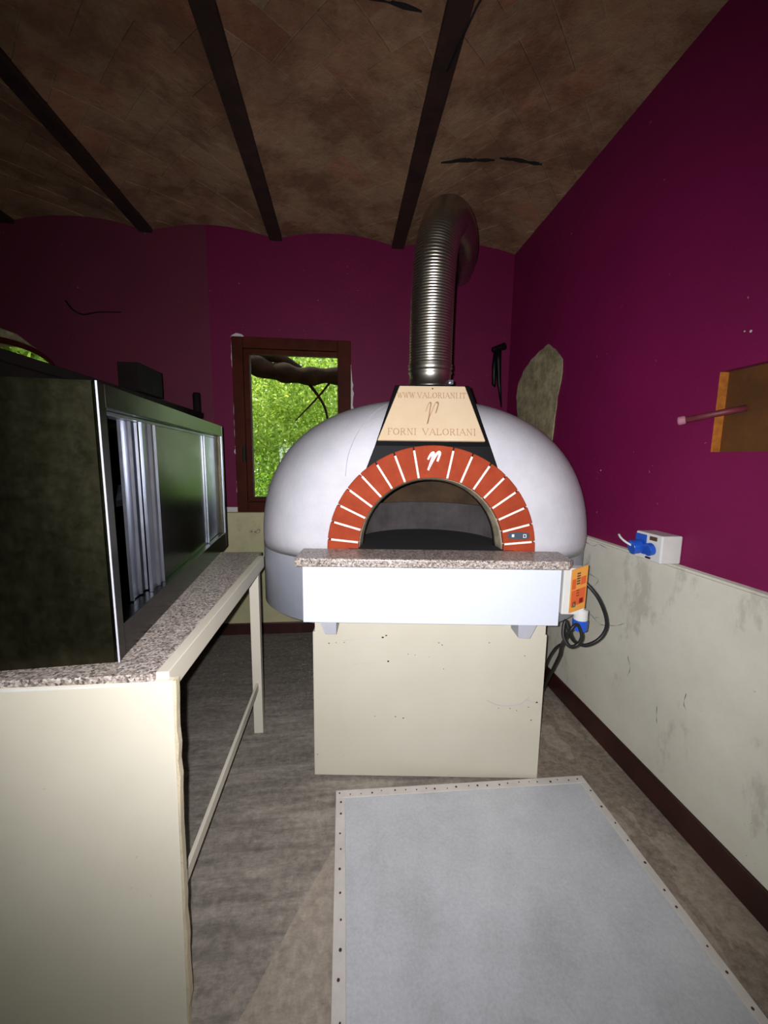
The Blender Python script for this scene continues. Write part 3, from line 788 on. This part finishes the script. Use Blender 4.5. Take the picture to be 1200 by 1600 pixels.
def slope_stroke(bm, p, q, w2, off):
    d = Vector((q[0]-p[0], 0, q[1]-p[1])); L = d.length or 1e-6; d /= L; n = Vector((d.z, 0, -d.x))*w2; e = d*w2*.6
    pts = [(p[0]-e.x+n.x, p[1]-e.z+n.z), (q[0]+e.x+n.x, q[1]+e.z+n.z), (q[0]+e.x-n.x, q[1]+e.z-n.z), (p[0]-e.x-n.x, p[1]-e.z-n.z)]
    a = [bm.verts.new(on_slope(x, z, off)) for x, z in pts]; b = [bm.verts.new(on_slope(x, z, off-.001)) for x, z in pts]
    bm.faces.new(a)
    for k in range(4): bm.faces.new([a[k], a[(k+1) % 4], b[(k+1) % 4], b[k]])
def lettering(text, x0, x1, z, h, wt, label):
    tot = sum(ADV[c] for c in text); sx = (x1-x0)/tot; x = x0; bm = bmesh.new()
    for c in text:
        for st in G[c]:
            for p, q in zip(st[:-1], st[1:]):
                dx, dz = abs(q[0]-p[0]), abs(q[1]-p[1]); ww = wt*(.55 if (dz < .12 or (c in 'AVWN' and q[1] > p[1] and dz > .4)) else 1)
                slope_stroke(bm, (x+p[0]*sx*.9, z+p[1]*h), (x+q[0]*sx*.9, z+q[1]*h), ww, .0166)
        x += ADV[c]*sx
    tag(link('lettering', bm, 'engrave', plaque), label, kind='stuff')
lettering('FORNI VALORIANI', -.178, .166, 1.458, .024, .0016, 'engraved capitals FORNI VALORIANI')
lettering('WWW.VALORIANI.IT', -.142, .132, 1.604, .021, .0014, 'engraved capitals WWW.VALORIANI.IT')
bm = bmesh.new()
A0 = [(-.50, .10), (-.30, .62), (-.10, .92), (.0, .80), (-.10, .30), (-.24, -.50), (-.38, -1.0)]
B0 = [(-.38, -1.0), (-.16, -.45), (.14, .15), (.40, .72), (.66, .98), (.82, .86), (.72, .45), (.56, .0)]
for q in (A0, B0, [(x+.07, z+.02) for x, z in A0[2:]], [(x-.07, z-.05) for x, z in B0[4:]]):
    c = catmull([(x, 0, z) for x, z in q], 5)
    for p, r in zip(c[:-1], c[1:]): slope_stroke(bm, (-.012+p.x*.038, 1.545+p.z*.044), (-.012+r.x*.038, 1.545+r.z*.044), .0013, .0166)
link('emblem', bm, 'engrave', plaque)
bm = bmesh.new(); p = on_slope(-.004, 1.641, .0158); q = on_slope(-.004, 1.641, .0178); link('rivet', cyl(bm, p, q, .0028, 10), 'iron', plaque)

# ------------------------------------------------------------------ oven stand and granite mantel
stand = tag(empty('oven_stand', OV, OR), 'cream metal stand with a white front fascia carrying the oven', 'stand')
bm = bmesh.new(); box(bm, (-.477, 0, .012), (.483, 1.05, .663)); link('base_panel', bm, 'cream', stand, bevel=.003)
link('fascia', B((-.482, -.148, .768), (.456, -.130, .9785)), 'fascia', stand, bevel=.0015)
for x in (-.482, .446): link('fascia_side', B((x, -.1295, .770), (x+.010, -.02, .9785)), 'white_plastic', stand)
link('tie_beam', B((-.46, -.129, .785), (.44, -.012, .81)), 'grey_metal', stand)
link('top_rail', B((-.465, -.012, .6635), (.47, -.001, .80)), 'cream', stand)
for pts in ([(-.440, .7805), (-.366, .7805), (-.366, .703), (-.408, .702)], [(.325, .7805), (.410, .7805), (.372, .697), (.328, .699)]):
    link('bracket', prism(bmesh.new(), [(x, -.105, z) for x, z in pts], (0, .09, 0)), 'grey_metal', stand)
for x in (-.455, .40):
    for y in (.02, .95): link('foot', B((x, y, 0), (x+.06, y+.06, .012)), 'rust', stand)
bm = bmesh.new(); prism(bm, [(-.512, -.155, .980), (.480, -.155, .980), (.506, -.120, .980), (.506, .008, .980), (-.512, .008, .980)], (0, 0, .032))
gm = link('granite_mantel', bm, 'granite', bevel=.006, segs=3); gm.location = OV; gm.rotation_euler = (0, 0, OR)
tag(gm, 'speckled granite slab under the arch mouth of the oven', 'slab')

def speck(x, z, rx, rz, parent=stand, y=-.0006, mat='soot'):
    pts = [(x+rx*random.uniform(.6, 1.1)*math.cos(t), y, z+rz*random.uniform(.6, 1.1)*math.sin(t)) for t in np.linspace(0, 2*PI, 9)[:-1]]
    link('paint_chip', prism(bmesh.new(), pts, (0, .0008, 0)), mat, parent)
def bpx(u, v):  # spots measured on the base front: fractions across and down
    return -.477+.96*u, .663-.651*v
for u, v, rx, rz in ((.30, .03, .006, .004), (.315, .018, .005, .003), (.07, .075, .005, .002), (.10, .07, .003, .0015), (.135, .068, .004, .0015), (.325, .19, .004, .005), (.54, .06, .004, .002), (.555, .075, .003, .003), (.755, .055, .004, .0015), (.91, .14, .002, .003), (.36, .57, .003, .003), (.395, .58, .004, .002), (.27, .57, .003, .0012), (.41, .14, .002, .002), (.44, .145, .003, .001), (.50, .155, .002, .001), (.565, .235, .002, .002), (.955, .58, .003, .003), (.81, .50, .002, .002), (.86, .50, .002, .002), (.89, .515, .002, .002), (.94, .49, .003, .002), (.975, .455, .006, .003), (.015, .85, .002, .003)):
    x, z = bpx(u, v); speck(x, z, rx, rz)
for P_, r_ in (([(.755, .445), (.80, .475), (.85, .483), (.90, .47), (.93, .435), (.94, .42)], .0012), ([(.93, .44), (.97, .46), (.99, .47)], .001), ([(.13, .055), (.18, .045), (.24, .035), (.30, .03)], .0006), ([(.17, .215), (.22, .205), (.28, .20), (.32, .195)], .0006)):
    bm = bmesh.new(); tube(bm, catmull([(bpx(u, v)[0], -.0002, bpx(u, v)[1]) for u, v in P_], 6), r_, 5); link('scratch', bm, 'grey_metal', stand)

# ------------------------------------------------------------------ flue pipe
flue = tag(empty('flue_pipe', (.367, 1.715, 1.664)), 'ribbed silver flexible duct rising from the oven hood to the wall', 'duct')
path = catmull([(0, 0, .10), (0, 0, .25), (.003, .003, .40), (.012, .012, .54), (.045, .055, .67), (.10, .16, .765), (.185, .34, .835), (.28, .58, .90), (.39, .92, .99), (.470, 1.275, 1.05)], 40)
# resample by length
L = [0]
for a, b in zip(path[:-1], path[1:]): L.append(L[-1]+(b-a).length)
st = np.arange(0, L[-1], .0022); arr = np.array([list(p) for p in path]); rs_ = [Vector([float(np.interp(s, L, arr[:, k])) for k in range(3)]) for s in st]
bm = bmesh.new(); tube(bm, rs_, lambda i, n: .089 + .0014*math.cos(2*PI*i/5.0), 48, cap=False)
link('duct', bm, 'duct', flue, smooth=True)
bm = bmesh.new()
prof = [(-.0, .086), (.008, .094), (.014, .088), (.045, .088), (.062, .088), (.068, .094), (.074, .089), (.08, .089), (.086, .0945), (.092, .089), (.098, .0945), (.106, .0885)]
tube(bm, [(0, 0, z) for z, r in prof], lambda i, n: prof[i][1], 48, cap=False)
link('collar', bm, 'duct', flue, smooth=True)
bm = bmesh.new(); cyl(bm, (0, 0, 0), (0, 0, .006), .1, 32); link('collar_base', bm, 'hood', flue)
bm = bmesh.new(); box(bm, (.062, -.075, .012), (.082, -.060, .03)); cyl(bm, (.072, -.085, .02), (.072, -.05, .02), .005, 8); link('clamp_screw', bm, 'steel_bright', flue)

# ------------------------------------------------------------------ oven control box, plug and cable
cb = tag(empty('control_box', (.345+.545*.994, 1.503-.07-.06, .88), R_(-6.3)), 'white control box with an orange sticker beside the oven fascia', 'box')
link('casing', B((-.052, .0, -.10), (.036, .045, .085)), 'white_plastic', cb, bevel=.004)
def stk(a, b, mat, name, y): 
    return B((a[0], y, a[1]), (b[0], y+.0012, b[1]))
tilt = Matrix.Rotation(R_(-4), 4, 'Z')
sk = link('sticker', prism(bmesh.new(), [(-.024, -.004, -.093), (.034, -.004, -.070), (.036, -.004, .100), (-.024, -.004, .078)], (0, .004, 0)), 'yellow', cb)
def sbox(pts, mat): link('sticker_print', prism(bmesh.new(), [(x*.88-.006, -.0055, z) for x, z in pts], (0, .0014, 0)), mat, sk)
sbox([(-.016, -.068), (.041, -.045), (.042, .015), (-.016, -.005)], 'orange')
sbox([(-.016, .0), (.0, .006), (.0, .045), (-.016, .04)], 'orange'); sbox([(.020, .022), (.041, .03), (.041, .06), (.020, .052)], 'orange')
for z in (.062, .052, .042, .032, .022): sbox([(.003, z), (.017, z+.004), (.017, z+.010), (.003, z+.006)], 'dark_print')
for z in (-.004, -.014, -.024): sbox([(.004, z), (.016, z+.004), (.016, z+.008), (.004, z+.004)], 'dark_print')
sbox([(-.010, -.070), (.004, -.065), (.004, -.043), (-.010, -.048)], 'green_btn'); sbox([(.018, -.052), (.034, -.046), (.034, -.026), (.018, -.032)], 'red_btn')
sbox([(-.006, -.063), (-.001, -.061), (-.001, -.053), (-.006, -.055)], 'white_paint'); sbox([(.022, -.043), (.030, -.040), (.030, -.037), (.022, -.040)], 'orange')
pl = tag(empty('power_plug', (.345+.580*.994, 1.503-.115, .735), R_(-6.3)), 'white plug with a blue ring hanging under the orange-stickered box', 'plug')
link('plug_body', tube(bmesh.new(), [(0, 0, .02), (0, 0, .06), (.002, 0, .066)], lambda i, n: (.026, .026, .018)[i], 20), 'white_plastic', pl, smooth=False, bevel=.001)
link('blue_ring', tube(bmesh.new(), [(0, 0, -.022), (0, 0, .02), (0, 0, .0205)], lambda i, n: (.027, .0285, .02)[i], 20), 'blue', pl, bevel=.001)
def ol(p):  # oven-local to world
    c, s = math.cos(OR), math.sin(OR); return (OV[0]+c*p[0]-s*p[1], OV[1]+s*p[0]+c*p[1], p[2])
cable_pts = [(.583, -.048, .912), (.606, -.07, .888), (.635, -.085, .846), (.665, -.085, .78), (.672, -.08, .727), (.648, -.075, .681), (.599, -.075, .659), (.560, -.07, .672), (.540, -.07, .705), (.524, -.06, .752), (.512, -.075, .70), (.53, -.09, .662), (.562, -.09, .668), (.574, -.095, .705), (.556, -.09, .75), (.53, -.095, .73), (.522, -.07, .68), (.53, -.03, .63), (.553, .03, .56), (.575, .12, .46), (.60, .26, .28), (.64, .42, .10), (.68, .55, .012), (.74, .70, .010)]
bm = bmesh.new(); tube(bm, catmull([ol(p) for p in cable_pts], 8), .0068, 8)
tag(link('power_cable', bm, 'rubber', smooth=True), 'black cable looped below the control box down to the floor', 'cable')
bm = bmesh.new(); tube(bm, catmull([ol(p) for p in [(.52, -.05, .70), (.545, -.03, .655), (.530, .02, .60), (.530, .08, .52), (.55, .16, .43), (.56, .28, .28), (.58, .42, .12), (.60, .55, .010), (.62, .75, .010)]], 8), .0045, 8)
tag(link('thin_cable', bm, 'rubber', smooth=True), 'thinner black lead hanging against the side of the oven stand', 'cable')

# ------------------------------------------------------------------ socket box on the right wall
sb = tag(empty('socket_box', (XR, 1.385, .990)), 'white surface-mounted box with two blue sockets on the burgundy wall', 'socket')
link('casing', B((-.084, -.065, .0), (-.0005, .068, .106)), 'white_plastic', sb, bevel=.005)
link('socket_plate', B((-.088, .008, .020), (-.0845, .064, .098)), 'blue', sb, bevel=.002)
bm = bmesh.new(); cyl(bm, (-.088, .036, .048), (-.122, .042, .042), .028, 20); link('plug', bm, 'blue', sb, bevel=.002)
bm = bmesh.new(); cyl(bm, (-.085, -.022, .050), (-.106, -.020, .046), .024, 20, .025); link('socket_cap', bm, 'blue', sb, bevel=.003)
bm = bmesh.new(); box(bm, (-.0875, -.042, .082), (-.0845, -.008, .097)); link('rating_label', bm, 'dark_print', sb)
bm = bmesh.new(); box(bm, (-.0875, -.018, .008), (-.0845, .006, .015)); link('rating_label', bm, 'rubber', sb)
bm = bmesh.new(); tube(bm, catmull([(-.121, .041, .050), (-.132, .060, .060), (-.135, .085, .072), (-.13, .105, .082)], 6), .0045, 8); link('cable_stub', bm, 'white_plastic', sb, smooth=True)

# ------------------------------------------------------------------ niche in the right wall with a pipe stub
link('niche_back', B((XR+.031, NY0-.01, NZ0-.01), (XR+.04, NY1+.01, NZ1+.01)), 'niche', wall_right)
link('niche_edge', B((XR+.002, NY1-.006, NZ0+.001), (XR+.0305, NY1-.0005, NZ1-.001)), 'niche_edge', wall_right)
ps = tag(empty('pipe_stub', (XR+.030, 1.175, 1.545)), 'short maroon pipe poking out of the recess in the burgundy wall', 'pipe')
link('pipe', tube(bmesh.new(), [(0, 0, 0), (-.04, .035, -.010), (-.115, .100, -.030)], .0105, 14), 'rust', ps, smooth=True)
link('pipe_tip', tube(bmesh.new(), [(-.115, .10, -.030), (-.117, .102, -.0305), (-.130, .113, -.034), (-.132, .115, -.0345)], lambda i, n: (.011, .0145, .0145, .011)[i], 14), 'dull_tip', ps)

# bare plaster patch at the back of the right wall
pp = [(2.419, 2.077), (2.345, 2.031), (2.25, 1.953), (2.24, 1.88), (2.278, 1.743), (2.298, 1.567), (2.33, 1.35), (2.75, 1.30), (2.808, 1.696), (2.847, 1.828), (2.826, 1.914), (2.752, 1.988), (2.643, 2.039), (2.523, 2.07)]
bm = bmesh.new(); pts = []
for k in range(len(pp)):
    a, b = pp[k], pp[(k+1) % len(pp)]
    for j in range(3): pts.append((XR-.006, a[0]+(b[0]-a[0])*j/3+random.uniform(-.004, .004), a[1]+(b[1]-a[1])*j/3+random.uniform(-.004, .004)))
prism(bm, pts, (.0055, 0, 0)); tag(link('plaster_patch', bm, 'plaster', wall_right), 'leaf-shaped grey patch of bare plaster')
for (y, z, r) in ((1.165, 1.775, .004), (1.185, 1.781, .0025), (1.829, 1.325, .003)):
    bm = bmesh.new(); cyl(bm, (XR-.001, y, z), (XR+.002, y, z), r, 8); link('chip', bm, 'chip', wall_right)

# black iron fitting near the back corner
hk = tag(empty('iron_fitting', (1.155, YB-.03, 2.17)), 'black iron fitting hanging near the back corner beside the plaster patch', 'fitting')
bm = bmesh.new(); cyl(bm, (.045, -.012, .045), (-.055, -.03, .008), .027, 12, .02); link('head', bm, 'iron', hk, bevel=.004)
bm = bmesh.new(); tube(bm, [(-.004, -.015, .02), (.0, -.013, -.06), (.015, -.008, -.22), (.045, -.004, -.40)], lambda i, n: (.022, .021, .016, .005)[i], 10); link('shaft', bm, 'iron', hk, smooth=True)
bm = bmesh.new(); tube(bm, [(-.022, .0, .0), (-.024, .005, -.10), (-.018, .01, -.23), (-.008, .012, -.25)], lambda i, n: (.014, .018, .017, .005)[i], 8); link('clip', bm, 'iron', hk, smooth=True)
bm = bmesh.new(); box(bm, (-.012, -.01, -.02), (.012, .03, .01)); link('wall_mount', bm, 'iron', hk)

# crack / wire stub on the left part of back wall, thin wire on the ceiling
bm = bmesh.new(); tube(bm, catmull([(-1.859, YB-.003, 2.399), (-1.82, YB-.003, 2.345), (-1.758, YB-.003, 2.316), (-1.66, YB-.003, 2.335), (-1.511, YB-.003, 2.342)], 5), lambda i, n: .006*(1-.5*i/n), 6)
link('crack', bm, 'wood_black', wall_back)
bm = bmesh.new(); tube(bm, catmull([(.50, 1.36, vault_z(.5)-.01), (.455, 1.47, vault_z(.455)-.012), (.425, 1.56, ZS-.016), (.40, 1.70, ZS-.017)], 6), .0035, 6)
tag(link('ceiling_wire', bm, 'rubber', smooth=True), 'thin dark wire running off a ceiling beam', 'wire')

# ------------------------------------------------------------------ counter
ct = tag(empty('counter_frame', (-.40, .85, 0)), 'cream steel counter frame with a large end panel in the foreground', 'counter')
def cbx(name, a, b, mat='cream', bev=.002): return link(name, B((a[0]+.40, a[1]-.85, a[2]), (b[0]+.40, b[1]-.85, b[2])), mat, ct, bevel=bev)
bm = bmesh.new(); prism(bm, [(-1.0+.40, -.028, 0), (-.379+.40, -.030, 0), (-.374+.40, -.006, .884), (-1.0+.40, -.006, .884)], (0, .018, 0))
link('end_panel', bm, 'cream', ct, bevel=.002)
bm = bmesh.new()
zz = np.linspace(0, .884, 24)
pts = [(-.379+.0005+.005*z/.884+.40, -.030+.024*z/.884+.0+.0, z) for z in zz]
outl = [(x+.001+(.005+random.uniform(-.0015, .002))*(1 if z > .05 else .2), y, z) for x, y, z in pts]
prism(bm, pts + outl[::-1], (0, .018, 0)); link('panel_edge', bm, 'cream_edge', ct)
cbx('side_rail', (-.412, .853, .845), (-.384, 1.90, .9005))
cbx('end_rail', (-.985, .853, .848), (-.4125, .880, .8745), 'white_plastic')
cbx('far_rail', (-.985, 1.873, .845), (-.4125, 1.90, .8745))
cbx('back_rail', (-1.0, .853, .845), (-.9855, 1.90, .8745))
cbx('leg', (-.449, 1.858, 0), (-.405, 1.898, .8445)); cbx('leg', (-.985, 1.858, 0), (-.945, 1.898, .8445))
cbx('leg', (-.985, .881, 0), (-.945, .921, .8445)); cbx('leg', (-.449, .881, 0), (-.405, .921, .8445))
cbx('stretcher', (-.432, .922, .232), (-.420, 1.857, .270)); cbx('stretcher', (-.98, .922, .232), (-.968, 1.857, .270))
link('tube_end', B((-.452+.40, -.0045, .852), (-.430+.40, .002, .872)), 'rust', ct)
wt = link('granite_worktop', B((-1.0, .845, .875), (-.4125, 1.985, .9)), 'granite', bevel=.002)
tag(wt, 'grey speckled granite worktop lying on the cream counter frame', 'worktop')
bm = bmesh.new(); prism(bm, [(-1.0, .847, .8756), (-.462, .847, .8756), (-.462, .847, .8786), (-1.0, .847, .8835)], (0, -.004, 0))
link('white_strip', bm, 'white_plastic', wt)

# dark partition behind the counter
pt = tag(empty('wooden_partition', (-1.02, 2.0, 0)), 'blackish wooden partition with a box and a peg on top, behind the steel cabinet', 'partition')
link('panel_board', B((-.018, -1.0, 0), (.018, .985, 1.64)), 'wood_black', pt)
link('top_rail', B((-.03, -1.0, 1.6405), (.03, .985, 1.677)), 'wood_black', pt, bevel=.004)
bx_ = link('top_block', B((-.05, .06, 1.6775), (.05, .30, 1.812)), 'wood_black', pt, bevel=.004)
link('peg', tube(bmesh.new(), [(0, .945, 1.6775), (0, .945, 1.80), (0, .945, 1.81)], lambda i, n: (.026, .026, .02)[i], 12), 'wood_black', pt)
link('keyhole', cyl(bmesh.new(), (.045, .20, 1.70), (.052, .20, 1.70), .008, 8), 'gap', bx_)

# ------------------------------------------------------------------ stainless cabinet (local: x = out of its front, y = along the front)
ca = math.radians(4.96)
cab = tag(empty('steel_cabinet', (-.523, .906, .9), ca), 'stained stainless steel cabinet with sliding doors on the granite worktop', 'cabinet')
LEN, DEP, HC = 1.2256, .345, .625
def kb(name, a, b, mat, bev=.0015, parent=None): return link(name, B(a, b), mat, parent or cab, bevel=bev)
kb('side_panel', (-DEP, 0, 0), (-.0005, .006, HC), 'steel_side', 0)
kb('side_panel', (-DEP, LEN-.006, 0), (-.0005, LEN, HC), 'steel_side', 0)
kb('top_panel', (-DEP, .0065, HC-.006), (-.0005, LEN-.0065, HC), 'steel')
kb('bottom_panel', (-DEP, .0065, 0), (-.0165, LEN-.0065, .075), 'steel')
kb('back_panel', (-DEP, .0065, .0755), (-DEP+.006, LEN-.0065, HC-.0065), 'steel')
# front frame
kb('frame_stile', (-.0005, 0, 0), (.0095, .034, HC), 'steel', .002)
kb('frame_stile', (-.0005, LEN-.018, 0), (.0095, LEN, HC), 'steel_bright', .002)
kb('frame_rail', (-.016, .0345, HC-.052), (.009, LEN-.0185, HC), 'steel', .002)
kb('frame_rail', (-.016, .0345, 0), (.009, LEN-.0185, .078), 'steel', .002)
kb('corner_bead', (.0075, -.0030, 0), (.0112, -.0005, HC), 'grey_metal', .0006)
kb('shelf', (-DEP+.0065, .035, .330), (-.075, LEN-.02, .348), 'steel_bright', .002)
kb('door_track', (-.060, .035, HC-.062), (-.0165, LEN-.019, HC-.0525), 'steel_bright', .001)
# doors: rear one slid behind the front one, each with a bent handle profile
def door(y0, y1, xf, name, hw):
    d = kb(name, (xf-.012, y0+hw, .079), (xf, y1, HC-.063), 'steel', .001)
    bm = bmesh.new()
    P = [(xf-.002, y0), (xf+.006, y0), (xf+.006, y0+.008), (xf+.000, y0+.012), (xf+.000, y0+hw*.55), (xf+.006, y0+hw*.6), (xf+.006, y0+hw*.66), (xf, y0+hw*.70), (xf, y0+hw-.004), (xf+.006, y0+hw), (xf-.002, y0+hw)]
    prism(bm, [(x, y, .079) for x, y in P], (0, 0, HC-.063-.079)); link('handle', bm, 'steel_bright', d)
    return d
door(.188, .82, -.036, 'sliding_door', .10)
dB = door(.262, .935, -.014, 'sliding_door', .10)
kb('door_edge', (-.0135, .927, .079), (-.006, .935, HC-.063), 'steel_bright', .001, dB)
dC = kb('end_profile', (-.030, .965, .079), (-.018, 1.205, HC-.063), 'steel_bright', .001)
kb('divider', (-.060, 1.06, .079), (-.031, 1.07, HC-.063), 'steel_bright', .001)

# ------------------------------------------------------------------ board on the floor
fb = tag(empty('floor_board', (0, 0, 0)), 'pale grey nailed panel lying flat on the floor in front of the oven', 'board')
TL, TR, BR, BL = (-.035, 1.455), (1.022, 1.440), (1.040, -.25), (-.033, -.25)
def quad(t, s):  # t along x 0..1, s along y from far
    a = Vector(TL).lerp(Vector(TR), t); b = Vector(BL).lerp(Vector(BR), t); return a.lerp(b, s)
def lift(x, y): return .004 + .010*max(0, (y-1.1)/.35)
def slab(name, t0, t1, s0, s1, z0, z1, mat, bev=.002):
    bm = bmesh.new(); P = [quad(t0, s0), quad(t1, s0), quad(t1, s1), quad(t0, s1)]
    prism(bm, [(p.x, p.y, z0) for p in P], (0, 0, z1-z0)); return link(name, bm, mat, fb, bevel=bev)
slab('sheet', .035, .972, .022, 1, .002, .0195, 'board', 0)
slab('edge_strip', 0, 1, 0, .0218, .001, .022, 'board_edge'); slab('edge_strip', 0, .0348, .0220, 1, .001, .022, 'board_edge'); slab('edge_strip', .9722, 1, .0220, 1, .001, .022, 'board_edge')
me0 = None
def nail(x, y, r=.0035):
    global me0
    if me0 is None:
        o = link('nail', cyl(bmesh.new(), (0, 0, .0), (0, 0, .0015), .0035, 7), 'nail', fb); me0 = o.data
    else:
        o = bpy.data.objects.new('nail', me0); COL.objects.link(o); o.parent = fb
    o.location = (x, y, .0218); s = r/.0035; o.scale = (s, s, 1)
for k in range(24):
    p = quad((k+.35+random.uniform(-.15, .15))/24, .0115+random.uniform(-.003, .003)); nail(p.x, p.y, random.uniform(.0022, .0045))
for k in range(24):
    p = quad(.0185+random.uniform(-.003, .003), .03+(k+random.uniform(-.2, .2))*.040); nail(p.x, p.y, random.uniform(.0026, .0045))
for k in range(22):
    p = quad(.985+random.uniform(-.004, .004), .05+(k+random.uniform(-.2, .2))*.043); nail(p.x, p.y, random.uniform(.0026, .0045))

# rubble crumbs at the back of the floor
rb = bmesh.new()
for k in range(170):
    x = random.uniform(-.38, -.17); y = random.uniform(2.0, 2.95)
    if k > 140: x, y = random.uniform(-.9, -.4), random.uniform(1.95, 2.9)
    s = random.uniform(.002, .007); m = Matrix.Translation((x, y, s*.45)) @ Matrix.Rotation(random.uniform(0, 6), 4, 'Z')
    box(rb, (-s, -s*.7, -s*.5), (s, s*.7, s*.5), m)
tag(link('rubble', rb, 'rubble'), 'pale crumbs of rubble scattered on the floor near the back wall', 'rubble', kind='stuff')
